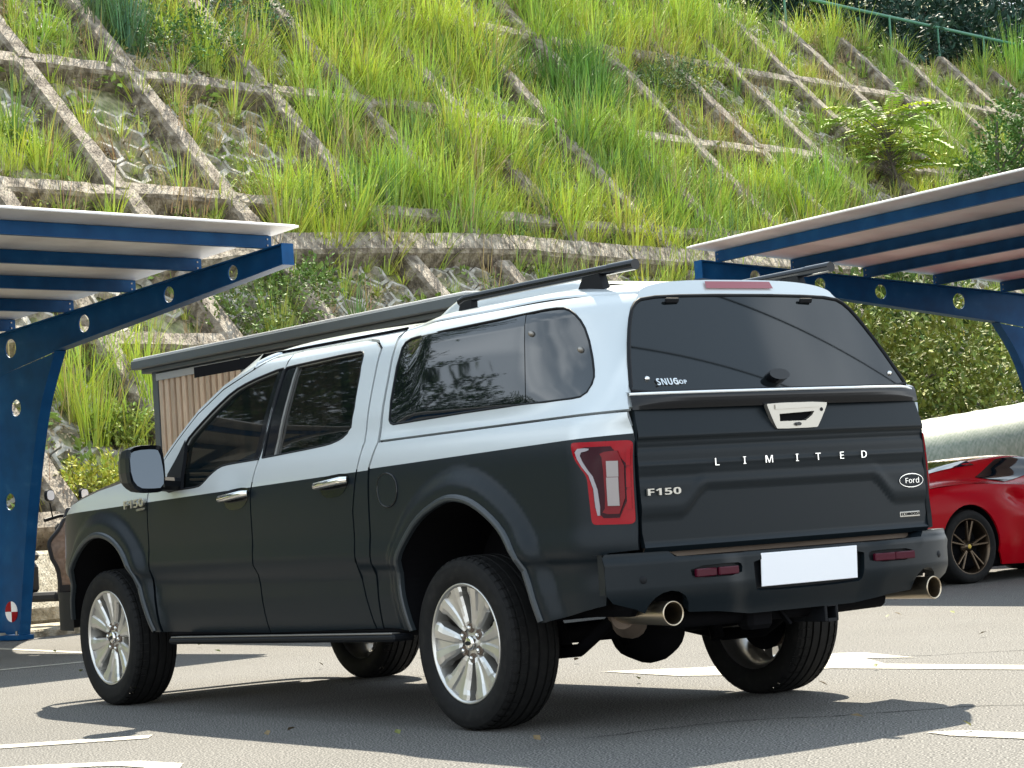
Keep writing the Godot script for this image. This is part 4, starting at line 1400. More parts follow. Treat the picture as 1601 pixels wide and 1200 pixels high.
# ================================================================ ground
func sheet(pts: Array, y: float, mb: MB) -> void:
	var pl := poly(pts)
	var t := Geometry2D.triangulate_polygon(pl)
	for i in range(0, t.size(), 3):
		mb.ftri(Vector3(pl[t[i]].x, y, pl[t[i]].y), Vector3(pl[t[i + 1]].x, y, pl[t[i + 1]].y), Vector3(pl[t[i + 2]].x, y, pl[t[i + 2]].y), Vector3.UP)

func build_ground() -> void:
	var g := MB.new()
	# patched and worn surface: blotches of tone that belong to the asphalt
	var f := FastNoiseLite.new()
	f.seed = 5; f.frequency = 0.22; f.fractal_octaves = 4
	var f2 := FastNoiseLite.new()
	f2.seed = 9; f2.frequency = 1.3; f2.fractal_octaves = 2
	var nx := 110
	var st := 0.4
	var o := Vector2(-32, -26)
	var cols := []
	for i in nx + 1:
		var row := []
		for j in nx + 1:
			var x := o.x + i * st
			var z := o.y + j * st
			var t := 0.5 + 0.5 * f.get_noise_2d(x, z)
			var u := 0.5 + 0.5 * f2.get_noise_2d(x, z)
			var k := lerpf(0.80, 1.12, t) * lerpf(0.94, 1.05, u)
			row.append(Color(k, k * 0.995, k * 0.98))
		cols.append(row)
	for i in nx:
		for j in nx:
			var p := []
			for q in [[0, 0], [1, 0], [1, 1], [0, 0], [1, 1], [0, 1]]:
				g.v.append(Vector3(o.x + (i + q[0]) * st, 0, o.y + (j + q[1]) * st))
				g.n.append(Vector3.UP)
				g.c.append(cols[i + q[0]][j + q[1]])
	var e := 250.0
	g.col = Color(0.96, 0.955, 0.94)
	var x1 := o.x + nx * st
	var z1 := o.y + nx * st
	for r in [[-e, -e, e, o.y], [-e, z1, e, e], [-e, o.y, o.x, z1], [x1, o.y, e, z1]]:
		g.quad(Vector3(r[0], 0, r[1]), Vector3(r[2], 0, r[1]), Vector3(r[2], 0, r[3]), Vector3(r[0], 0, r[3]), Vector3.UP)
	struct("ground", g, M.asphalt)
	# painted markings
	var marks := [
		[[-2.189, -1.461], [-1.686, -1.847], [-1.517, -2.417], [-1.589, -2.794], [-1.438, -2.859], [-0.778, -2.621], [-1.087, -2.53], [-0.628, -2.246], [0.29, -2.339], [1.5, -2.44], [1.66, -2.24], [0.485, -2.124], [-0.75, -1.951], [-1.072, -1.465], [-1.361, -1.363]],
		[[-3.2, 4.166], [-1.587, 1.749], [-1.44, 1.85], [-3.0, 4.31]],
		[[2.12, 0.245], [2.20, 0.133], [5.4, -0.12], [5.45, 0.05], [2.30, 0.295]],
		[[-8.49, 3.4], [-8.42, -1.2], [-8.29, -1.2], [-8.36, 3.4]],
		[[-12.2, -1.75], [-8.6, -1.55], [-8.6, -1.66], [-12.2, -1.86]],
	]
	for k in marks.size():
		var m := MB.new()
		sheet(marks[k], 0.004, m)
		struct("road_marking", m, M.marking)
	# end of a painted number: a bent stroke
	var m := MB.new()
	var path := [Vector2(-1.3, 3.5), Vector2(-0.75, 2.72), Vector2(-0.45, 2.44), Vector2(-0.18, 2.40), Vector2(0.02, 2.52), Vector2(0.1, 2.9), Vector2(0.05, 3.5)]
	for i in path.size() - 1:
		var t0: Vector2 = (path[mini(i + 1, 6)] - path[maxi(i - 1, 0)]).normalized().orthogonal() * 0.085
		var t1: Vector2 = (path[mini(i + 2, 6)] - path[i]).normalized().orthogonal() * 0.085
		var a: Vector2 = path[i]
		var b: Vector2 = path[i + 1]
		m.quad(Vector3(a.x + t0.x, 0.004, a.y + t0.y), Vector3(b.x + t1.x, 0.004, b.y + t1.y), Vector3(b.x - t1.x, 0.004, b.y - t1.y), Vector3(a.x - t0.x, 0.004, a.y - t0.y), Vector3.UP)
	struct("road_marking", m, M.marking)
	var cr := RandomNumberGenerator.new()
	cr.seed = 44
	for q in [[-3.6, 2.6, 0.2], [0.2, -3.6, 2.9], [2.6, -1.6, 2.2], [-5.5, -2.0, 0.5], [1.2, 2.6, -0.5], [-7.0, -4.6, 0.1]]:
		var cm := MB.new()
		var pp := Vector2(q[0], q[1])
		var an: float = q[2]
		var wd := 0.006
		for i in 60:
			an += cr.randf_range(-0.45, 0.45)
			an = lerpf(an, q[2], 0.15)
			var np := pp + Vector2(cos(an), sin(an)) * 0.055
			var od := Vector2(-sin(an), cos(an)) * wd * cr.randf_range(0.5, 1.2)
			cm.quad(Vector3(pp.x - od.x, 0.002, pp.y - od.y), Vector3(pp.x + od.x, 0.002, pp.y + od.y), Vector3(np.x + od.x, 0.002, np.y + od.y), Vector3(np.x - od.x, 0.002, np.y - od.y), Vector3.UP)
			pp = np
		struct("road_crack", cm, M.under)
	# pavement strip at the foot of the slope
	var p := MB.new()
	var a := hp(-14.0, 0.0, 0.0)
	var b := hp(9.0, 0.0, 0.0)
	a.y = 0.0; b.y = 0.0
	var sd := Vector3(0.9781, 0, -0.2079)
	p.bar(a + sd * 0.85 + Vector3(0, 0.03, 0), b + sd * 0.85 + Vector3(0, 0.03, 0), 1.7, 0.10, Vector3.UP, 0.02)
	struct("pavement", p, M.rubble)

# ================================================================ slope: (a along, h up the slope, o out of it)
const HB := Vector3(-15.5, 0, -3.7)
const HD := Vector3(-0.20791169, 0.0, -0.9781476)
const HU := Vector3(-0.67947842, 0.7193398, 0.1444276)
const HN := Vector3(0.7036205, 0.69465837, -0.14955915)
func hp(a: float, h: float, o: float) -> Vector3:
	return HB + HD * a + HU * h + HN * o

func crest(a: float) -> float:
	return lerpf(8.0, 18.3, smoothstep(-14.0, 0.0, a)) - 0.95 * smoothstep(25.0, 36.0, a)

const ROWS := [1.45, 4.75, 8.15, 11.45, 14.8]
const COLS := [-6.2, -3.8, -1.3, 1.25, 3.6, 5.9, 8.0, 10.9, 13.1, 15.7, 18.3, 20.5, 22.7, 25.0, 27.4, 29.8, 32.2, 34.6, 37.0, 39.4, 41.8, 44.2, 46.6, 49.0, 51.4, 53.8]

func rough_beam(ln: float, w: float, ht: float, sd: int) -> MB:
	# unit beam along z with worn, uneven edges
	var r := RandomNumberGenerator.new()
	r.seed = sd
	var b := MB.new()
	var k := maxi(4, int(ln / 0.35))
	var rings := []
	for i in k + 1:
		var z := -ln / 2 + ln * i / k
		var ring := []
		for q in [[-0.5, -0.6], [-0.5, 0.36], [-0.40, 0.5], [0.40, 0.5], [0.5, 0.36], [0.5, -0.6]]:
			ring.append(Vector3(q[0] * w + r.randf_range(-0.014, 0.014), q[1] * ht + r.randf_range(-0.016, 0.012), z + r.randf_range(-0.03, 0.03) * (1.0 if i > 0 and i < k else 0.0)))
		rings.append(ring)
	for i in k:
		for j in 5:
			var a: Vector3 = rings[i][j]
			b.quad(a, rings[i][j + 1], rings[i + 1][j + 1], rings[i + 1][j], Vector3(a.x + rings[i][j + 1].x, (a.y + rings[i][j + 1].y), 0))
	for i in [0, k]:
		for j in range(1, 5): b.ftri(rings[i][0], rings[i][j], rings[i][j + 1], Vector3(0, 0, -1.0 if i == 0 else 1.0))
	return b

func build_hill() -> void:
	var f := FastNoiseLite.new()
	f.seed = 3; f.frequency = 0.35; f.fractal_octaves = 4
	var s := MB.new()
	var na := 150
	var nh := 40
	s.grid(func(p, q):
		var a := lerpf(-34.0, 80.0, p)
		var h := lerpf(-0.3, crest(a), q)
		return hp(a, h, -0.03 + 0.10 * f.get_noise_2d(a, h)), na, nh, HN)
	# ground beyond the crest
	var bk := Vector3(-0.9781, 0.10, 0.2079)
	s.grid(func(p, q):
		var a := lerpf(10.0, 90.0, p)
		var up := 2.6 * smoothstep(0.0, 0.1, q) + 24.0 * pow(q, 1.2) * smoothstep(10.0, 26.0, a)
		return hp(a, crest(a), -0.02) + Vector3(-0.9781, 0, 0.2079) * (3.0 + 40.0 * q) + Vector3(0, up - 2.4 + 0.8 * f.get_noise_2d(a, q * 40.0), 0), 40, 24, Vector3(0.6, 0.8, 0))
	s.grid(func(p, q): return hp(lerpf(-34.0, 80.0, p), crest(lerpf(-34.0, 80.0, p)), -0.03) + bk * (45.0 * q), 60, 4, Vector3.UP)
	struct("hillside", s, M.soil)

	# concrete lattice
	var lat := thing("slope_lattice", "weathered concrete lattice of crossing beams holding the grassy slope", "retaining wall")
	var vb := []
	var vm := []
	for k in 5: vb.append(mesh_of([[rough_beam(2.5, 0.30, 0.40, 60 + k), M.concrete if k % 2 == 0 else M.concrete_brown]]))
	for k in 4: vm.append(mesh_of([[rough_beam(3.2, 0.36, 0.38, 80 + k), M.concrete_brown]]))
	for r in ROWS.size():
		for c in COLS.size() - 1:
			if ROWS[r] == 4.75 and COLS[c] > 5.0 and COLS[c] < 26.0: continue
			if ROWS[r] > crest(COLS[c]) - 0.3: continue
			var ln: float = COLS[c + 1] - COLS[c] - 0.20
			var o := part(lat, "cross_beam", vb[(c * 3 + r) % 5])
			o.transform = Transform3D(Basis(HU, HN, HD), hp((COLS[c] + COLS[c + 1]) * 0.5, ROWS[r] + 0.05 * sin(c * 2.3 + r), 0.14)).scaled_local(Vector3(1, 1, ln / 2.5))
	for c in COLS.size():
		for r in range(-1, ROWS.size()):
			var h0: float = ROWS[r] if r >= 0 else 0.3
			var h1: float = ROWS[r + 1] if r < ROWS.size() - 1 else crest(COLS[c])
			h1 = minf(h1, crest(COLS[c]))
			if h1 < h0 + 0.5: continue
			if ROWS[maxi(r, 0)] == 4.75 and COLS[c] > 5.0 and COLS[c] < 26.0: h0 = 7.2
			if r == 0 and COLS[c] > 5.0 and COLS[c] < 26.0: h1 = 6.9
			var o := part(lat, "rising_beam", vm[(c + r * 2 + 8) % 4])
			o.transform = Transform3D(Basis(HD, HN, -HU).orthonormalized(), hp(COLS[c] + 0.04 * sin(r * 3.1 + c), (h0 + h1) * 0.5, 0.16)).scaled_local(Vector3(1, 1, (h1 - h0) / 3.2))
	# heavier coping of the lower bench
	var cp := [[5.4, 6.4], [8.0, 6.93], [10.6, 7.14], [13.6, 7.30], [16.6, 7.22], [19.6, 7.24], [22.6, 7.3], [25.8, 7.3]]
	for i in cp.size() - 1:
		var a := hp(cp[i][0], cp[i][1], 0.2)
		var b := hp(cp[i + 1][0], cp[i + 1][1], 0.2)
		var m := rough_beam((b - a).length() - 0.04, 0.50, 0.50, 120 + i)
		var o := part(lat, "coping_beam", m, M.concrete_brown if i % 3 == 1 else M.concrete)
		var z := (b - a).normalized()
		var y := HN
		var x := y.cross(z).normalized()
		o.transform = Transform3D(Basis(x, z.cross(x), z), (a + b) * 0.5)
	# hexagonal blocks between the beams
	var hexm := []
	for k in 4: hexm.append(mesh_of([[hex_block(200 + k), M.hex]]))
	var all := []
	var rr := RandomNumberGenerator.new()
	rr.seed = 77
	var R := 0.30
	for i in range(-8, 70):
		for j in range(0, 44):
			var a := -4.0 + i * R * 1.74 + (R * 0.87 if j % 2 == 1 else 0.0)
			var h := 0.35 + j * R * 1.51
			if a > 34.0 or h > 17.8 or a < -6.0: continue
			var ok := true
			for r in ROWS: if absf(h - r) < 0.36: ok = false
			for c in COLS: if absf(a - c) < 0.36: ok = false
			if not ok or rr.randf() < 0.12: continue
			var P := hp(a + rr.randf_range(-0.02, 0.02), h + rr.randf_range(-0.02, 0.02), 0.075 + rr.randf_range(-0.025, 0.03))
			var bs := Basis(HD, HN, -HU).orthonormalized().rotated(HN, rr.randf_range(-0.10, 0.10)).rotated(HD, rr.randf_range(-0.07, 0.07))
			all.append([P.distance_to(Vector3(8.6, 1, 6.8)), Transform3D(bs, P), rr.randi() % 4])
	all.sort_custom(func(x, y): return x[0] < y[0])
	var hexes := thing("slope_paving", "grey hexagonal openwork concrete blocks laid between the slope beams", "paving")
	for i in mini(290, all.size()):
		var o := part(hexes, "hexagonal_block", hexm[all[i][2]])
		o.transform = all[i][1]
	var mm := MultiMesh.new()
	mm.transform_format = MultiMesh.TRANSFORM_3D
	mm.mesh = hexm[0]
	mm.instance_count = maxi(0, all.size() - 290)
	for i in mm.instance_count: mm.set_instance_transform(i, all[290 + i][1])
	var mi := MultiMeshInstance3D.new()
	mi.multimesh = mm
	mi.name = "distant_blocks"
	mi.set_meta("kind", "stuff")
	hexes.add_child(mi)
	# foot wall of pale rubble concrete
	var w := thing("foot_wall", "low pale rough concrete wall at the foot of the slope behind the blue post", "wall")
	for i in 12:
		var a0 := -10.0 + i * 1.7
		var m := rough_beam(1.68, 1.05, 0.5, 150 + i)
		var o := part(w, "wall_block", m, M.rubble)
		o.transform = Transform3D(Basis(HU, HN, HD), hp(a0, 0.42, 0.10))
	print("hexes ", all.size())

func hex_block(sd: int) -> MB:
	var r := RandomNumberGenerator.new()
	r.seed = sd
	var b := MB.new()
	var ro := 0.292
	var ri := 0.225
	var hgt := 0.12
	var P := []
	for k in 6:
		var a := TAU * (k + 0.5) / 6.0
		var d := Vector3(cos(a), 0, sin(a))
		var j := r.randf_range(-0.010, 0.010)
		P.append([d * ro + Vector3(0, -hgt, 0), d * (ro + j * 0.3) + Vector3(0, j, 0), d * (ri + j) + Vector3(0, j, 0), d * (ri - 0.02) + Vector3(0, -hgt, 0)])
	for k in 6:
		var q: Array = P[k]
		var n: Array = P[(k + 1) % 6]
		var md: Vector3 = q[1] + n[1]
		b.quad(q[0], n[0], n[1], q[1], md)
		b.quad(q[1], n[1], n[2], q[2], Vector3.UP)
		b.quad(q[2], n[2], n[3], q[3], -md)
	return b

# ================================================================ carports
func build_carports() -> void:
	# tip of the end arm, direction from tip to post, direction of the purlins away from that arm
	var A := deg_to_rad(12.0)
	var e := Vector3(cos(A), 0, -sin(A))
	var C := Vector3(-13.15, 0, -2.65)
	carport("blue steel carport with pale roof on the left, its holed arm pointing at the shed", C + e * 4.16, -e, Vector3(sin(A), 0, cos(A)), [0.74, 1.67, 2.99, 4.22], 3, 5.2, true, 0.10)
	var th := deg_to_rad(5.5)
	carport("blue steel carport with pale roof on the right above the red sports car", Vector3(-9.8, 0, -8.9), Vector3(sin(th), 0, -cos(th)), Vector3(cos(th), 0, sin(th)), [0.72, 1.58, 2.41, 3.52], 3, 5.2, false, 0.74)

func carport(label: String, O: Vector3, ar: Vector3, pd: Vector3, holes: Array, bays: int, bay: float, marker: bool, ps: float) -> void:
	# ps: how far the posts stand back from the usual place
	var N := thing("carport", label, "carport", Vector3(O.x, 0, O.z), "blue carports")
	var plane := Basis(ar, Vector3.UP, ar.cross(Vector3.UP))
	var arm := poly([[0.0, 3.30], [0.0, 3.475], [4.55 + ps, 3.075 - ps * 0.088], [4.55 + ps, 2.66 - ps * 0.12], [3.35 + ps, 2.865 - ps * 0.12]])
	var hol := []
	for s in holes: hol.append(circle(s, lerpf(3.385, 2.93, s / 4.4), 0.062 + 0.008 * s, 20))
	# post: wide at the top, its inner edge curving
	var ci := smooth_line(poly([[3.30 + ps, 2.86 - ps * 0.12], [3.55 + ps, 2.42], [3.69 + ps, 2.05], [3.88 + ps, 1.35], [4.02 + ps, 0.7], [4.14 + ps, 0.06]]), 2)
	var post := ci.duplicate()
	for q in [[4.60, 0.06], [4.62, 2.2], [4.55, 2.66 - ps * 0.12]]: post.append(Vector2(q[0] + ps, q[1]))
	var ph := [circle(4.08 + ps, 2.34, 0.085, 20), circle(4.26 + ps, 1.40, 0.085, 20)]
	var am := MB.new()
	var pm := MB.new()
	var fl := MB.new()
	plate(am, arm, hol, Transform3D(plane, Vector3.ZERO), 0.012, 0.11)
	var flange := func(mb: MB, line: PackedVector2Array, w: float, t: float):
		for i in line.size() - 1:
			var a := plane * Vector3(line[i].x, line[i].y, 0)
			var b := plane * Vector3(line[i + 1].x, line[i + 1].y, 0)
			var nn := (b - a).normalized().cross(plane.z)
			mb.bar(a, b + (b - a).normalized() * 0.004, w, t, nn)
	flange.call(am, poly([[-0.01, 3.478], [4.55 + ps, 3.078 - ps * 0.088]]), 0.14, 0.012)
	flange.call(am, poly([[-0.01, 3.297], [3.33 + ps, 2.864 - ps * 0.12]]), 0.14, 0.012)
	plate(pm, post, ph, Transform3D(plane, Vector3.ZERO), 0.014, 0.11)
	flange.call(pm, ci, 0.13, 0.012)
	flange.call(pm, poly([[4.606 + ps, 0.06], [4.626 + ps, 2.2], [4.556 + ps, 2.7], [4.55 + ps, 3.07 - ps * 0.088]]), 0.13, 0.012)
	pm.box(Transform3D(plane, plane * Vector3(4.37 + ps, 0.03, 0)), Vector3(0.50, 0.05, 0.20), 0.004)
	am.box(Transform3D(plane, plane * Vector3(-0.004, 3.387, 0)), Vector3(0.010, 0.19, 0.14))
	var am_mesh := mesh_of([[am, M.blue]])
	var pm_mesh := mesh_of([[pm, M.blue]])
	for k in bays:
		var a := part(N, "arm", am_mesh)
		a.position = pd * bay * k
		var p := part(N, "post", pm_mesh)
		p.position = pd * bay * k
		if k == 0 and marker:
			# round reflector, quartered red and white
			for sg in [1.0, -1.0]:
				var cxf := Transform3D(plane, plane * Vector3(4.33 + ps, 0.29, 0))
				for q in 4:
					var m := MB.new()
					var pl := PackedVector2Array([Vector2.ZERO])
					for i in 9: pl.append(Vector2(cos((q + i / 8.0) * PI / 2), sin((q + i / 8.0) * PI / 2)) * 0.105)
					m.prism(pl, cxf, sg * 0.008, sg * 0.012)
					part(p, "reflector_quarter", m, M.red_lens if q % 2 == 0 else M.plate)
	# cleats that hold the purlins, anchor bolts at the feet
	var cl := MB.new()
	cl.box(Transform3D(plane, Vector3.ZERO), Vector3(0.008, 0.105, 0.10))
	cl.box(Transform3D(plane, plane * Vector3(-0.008, 0.025, 0.028)), Vector3(0.010, 0.018, 0.018), 0.003)
	cl.box(Transform3D(plane, plane * Vector3(-0.008, -0.025, -0.028)), Vector3(0.010, 0.018, 0.018), 0.003)
	var cl_mesh := mesh_of([[cl, M.blue]])
	var bt := MB.new()
	bt.tube([Vector3(0, 0, 0), Vector3(0, 0.05, 0)], [0.014, 0.012], 6)
	var bt_mesh := mesh_of([[bt, M.steel]])
	for k in bays:
		for q in 5:
			var s0 := 0.26 + q * 0.985
			var c := part(N, "cleat", cl_mesh)
			c.position = plane * Vector3(s0 + 0.012, lerpf(3.485, 3.085, s0 / 4.55) + 0.056, 0) + pd * bay * k
		for q in [[-0.2, -0.075], [0.2, -0.075], [-0.2, 0.075], [0.2, 0.075]]:
			var c := part(N, "anchor_bolt", bt_mesh)
			c.position = plane * Vector3(4.37 + ps + q[0], 0.05, q[1]) + pd * bay * k
	# purlins on the arms, Z-shaped, then the sheet
	var length := bay * (bays - 1) + 0.5
	for k in 5:
		var s := 0.26 + k * 0.985
		var y := lerpf(3.485, 3.085, s / 4.55)
		var m := MB.new()
		var st := plane * Vector3(s, y, 0) - pd * 0.05
		var en := st + pd * length
		m.bar(st + Vector3(0, 0.062, 0), en + Vector3(0, 0.062, 0), 0.008, 0.120)
		m.bar(st + ar * -0.025 + Vector3(0, 0.0045, 0), en + ar * -0.025 + Vector3(0, 0.0045, 0), 0.055, 0.007)
		m.bar(st + ar * 0.025 + Vector3(0, 0.1195, 0), en + ar * 0.025 + Vector3(0, 0.1195, 0), 0.055, 0.007)
		var pn := part(N, "purlin", m, M.blue)
		m = MB.new()
		for q in [0.035, 0.09]: m.box(Transform3D(Basis(ar, Vector3.UP, pd), st + Vector3(0, q, 0) + pd * 0.05 - ar * 0.007), Vector3(0.008, 0.014, 0.014))
		part(pn, "bolt", m, M.steel)
	var sh := MB.new()
	var dn := (plane * Vector3(4.55, -0.40, 0)).normalized()
	var up := dn.cross(pd).normalized()
	if up.y < 0: up = -up
	var p0 := plane * Vector3(-0.08, 3.485 + 0.146, 0) - pd * 0.09
	var ctr := p0 + dn * 2.4 + pd * (length + 0.20) * 0.5
	sh.box(Transform3D(Basis(pd, up, dn), ctr), Vector3(length + 0.20, 0.02, 4.8), 0.004)
	for k in 40:
		var u := -2.4 + 0.06 + k * 0.12
		sh.box(Transform3D(Basis(pd, up, dn), ctr + dn * u + up * 0.018), Vector3(length + 0.20, 0.016, 0.03), 0.004)
	part(N, "roof_sheet", sh, M.roof_sheet)

# ================================================================ shed
func build_shed() -> void:
	var N := thing("shed", "dark grey flat-roofed shed with brown wooden slat walls behind the truck", "shed", Vector3(-10.4, 0, -4.1))
	# corner farthest left at x0; the long face looks towards +z
	var x0 := -2.60
	var x1 := 3.0
	var z0 := 0.0
	var m := MB.new()
	m.abox(Vector3(x0 - 0.26, 2.705, -2.9), Vector3(x1 + 0.4, 2.80, 0.12), 0.01)
	var rf := part(N, "roof", m, M.slate)
	m = MB.new()
	m.abox(Vector3(x0 - 0.24, 2.802, -2.88), Vector3(x1 + 0.38, 2.822, 0.10), 0.004)
	part(rf, "roof_skin", m, M.roof_sheet)
	m = MB.new()
	m.abox(Vector3(x0 - 0.16, 2.655, -2.8), Vector3(x1 + 0.3, 2.705, 0.05), 0.008)
	part(rf, "gutter", m, M.slate)
	m = MB.new()
	m.abox(Vector3(x0, 2.632, z0 - 0.1), Vector3(x1, 2.655, z0), 0.005)
	part(N, "lintel", m, M.slate_dark)
	var xs := [x0 + 0.04, -0.65, 1.2, x1 - 0.05]
	for x in xs:
		for z in [z0 - 0.05, -2.5]:
			m = MB.new()
			m.abox(Vector3(x - 0.055, 0, z - 0.05), Vector3(x + 0.055, 2.655, z + 0.052), 0.005)
			part(N, "post", m, M.slate)
	# slat panels on the long face and on the end
	for k in 3:
		var a: float = xs[k] + 0.06
		var b: float = xs[k + 1] - 0.06
		slat_panel(N, Vector3(a, 0, z0 - 0.03), Vector3(1, 0, 0), b - a)
	slat_panel(N, Vector3(x0 + 0.03, 0, -2.44), Vector3(0, 0, 1), 2.33)
	m = MB.new()
	m.abox(Vector3(x0 + 0.06, 0.0, -2.5), Vector3(x1 - 0.06, 2.65, -2.44))
	m.abox(Vector3(x0 + 0.1, 0.05, -2.43), Vector3(x0 + 0.12, 2.4, -0.2))
	part(N, "lining", m, M.slate_dark)

func slat_panel(N: Node3D, at: Vector3, dir: Vector3, ln: float) -> void:
	var out := dir.cross(Vector3.UP)
	if out.z < 0 or out.x > 0.5: out = -out
	if dir.z > 0.5: out = Vector3(-1, 0, 0)
	var up := Vector3.UP
	for y in [0.10, 1.42, 2.60]:
		var m := MB.new()
		m.bar(at + up * y + out * 0.02, at + dir * ln + up * y + out * 0.02, 0.05, 0.07)
		part(N, "rail", m, M.frame_pale)
	var back := MB.new()
	back.bar(at + up * 1.33 - out * 0.05, at + dir * ln + up * 1.33 - out * 0.05, 0.01, 2.5)
	part(N, "panel_backing", back, M.wood[0])
	var n := int(ln / 0.125)
	var step := ln / n
	for i in n:
		var m := MB.new()
		var p := at + dir * (step * (i + 0.5))
		m.bar(p + up * 0.14 + out * 0.005, p + up * 1.385 + out * 0.005, 0.055 if absf(dir.x) > 0.5 else 0.075, 0.075 if absf(dir.x) > 0.5 else 0.055, Vector3(1, 0, 0) if absf(dir.x) < 0.5 else Vector3(1, 0, 0), 0.008)
		m.bar(p + up * 1.455 + out * 0.005, p + up * 2.57 + out * 0.005, 0.055 if absf(dir.x) > 0.5 else 0.075, 0.075 if absf(dir.x) > 0.5 else 0.055, Vector3(1, 0, 0), 0.008)
		part(N, "slat", m, M.wood[(i * 7 + 1) % 3])

# ================================================================ red sports car: l forward from the rear axle (towards -z), q across
func car_top(l: float, q: float, off: float) -> Vector3:
	var ys: float = herm([[-1.0, 0.80], [-0.9, 0.86], [-0.5, 0.935], [0.0, 0.965], [0.5, 0.945], [1.2, 0.90], [2.0, 0.86], [2.65, 0.86], [3.2, 0.74], [3.6, 0.55], [3.7, 0.5]], l)
	var yr: float = herm([[-1.0, 0.86], [-0.9, 0.90], [-0.55, 1.00], [-0.1, 1.09], [0.3, 1.165], [0.8, 1.225], [1.3, 1.235], [1.7, 1.15], [2.1, 0.99], [2.5, 0.89], [3.0, 0.82], [3.6, 0.56], [3.7, 0.5]], l)
	var w := car_w(l, ys)
	var a := absf(q)
	var cx: float = herm([[0.0, 0.0], [0.35, 0.36], [0.55, 0.55], [0.78, 0.735], [0.88, 0.84], [1.0, 1.0], [1.1, 1.1]], a) if a > 0.001 else 0.0
	var cy: float = herm([[0.0, 1.0], [0.35, 0.975], [0.55, 0.88], [0.78, 0.30], [0.88, 0.13], [1.0, 0.0], [1.1, -0.1]], a) if a > 0.001 else 1.0
	return Vector3(signf(q) * (cx * w + off * 0.7), ys + (yr - ys) * cy + off, -l)

func car_w(l: float, y: float) -> float:
	var w := 0.965
	w -= 0.10 * pow(maxf(0.0, -l - 0.2) / 0.8, 2)
	w -= 0.28 * pow(maxf(0.0, l - 2.5) / 1.1, 2.2)
	w -= 0.05 * exp(-pow((l - 1.3) / 0.6, 2))
	w -= 0.10 * pow(maxf(0.0, y - 0.72) / 0.25, 2) * 0.6
	w -= 0.06 * pow(maxf(0.0, 0.45 - y) / 0.3, 2)
	return w

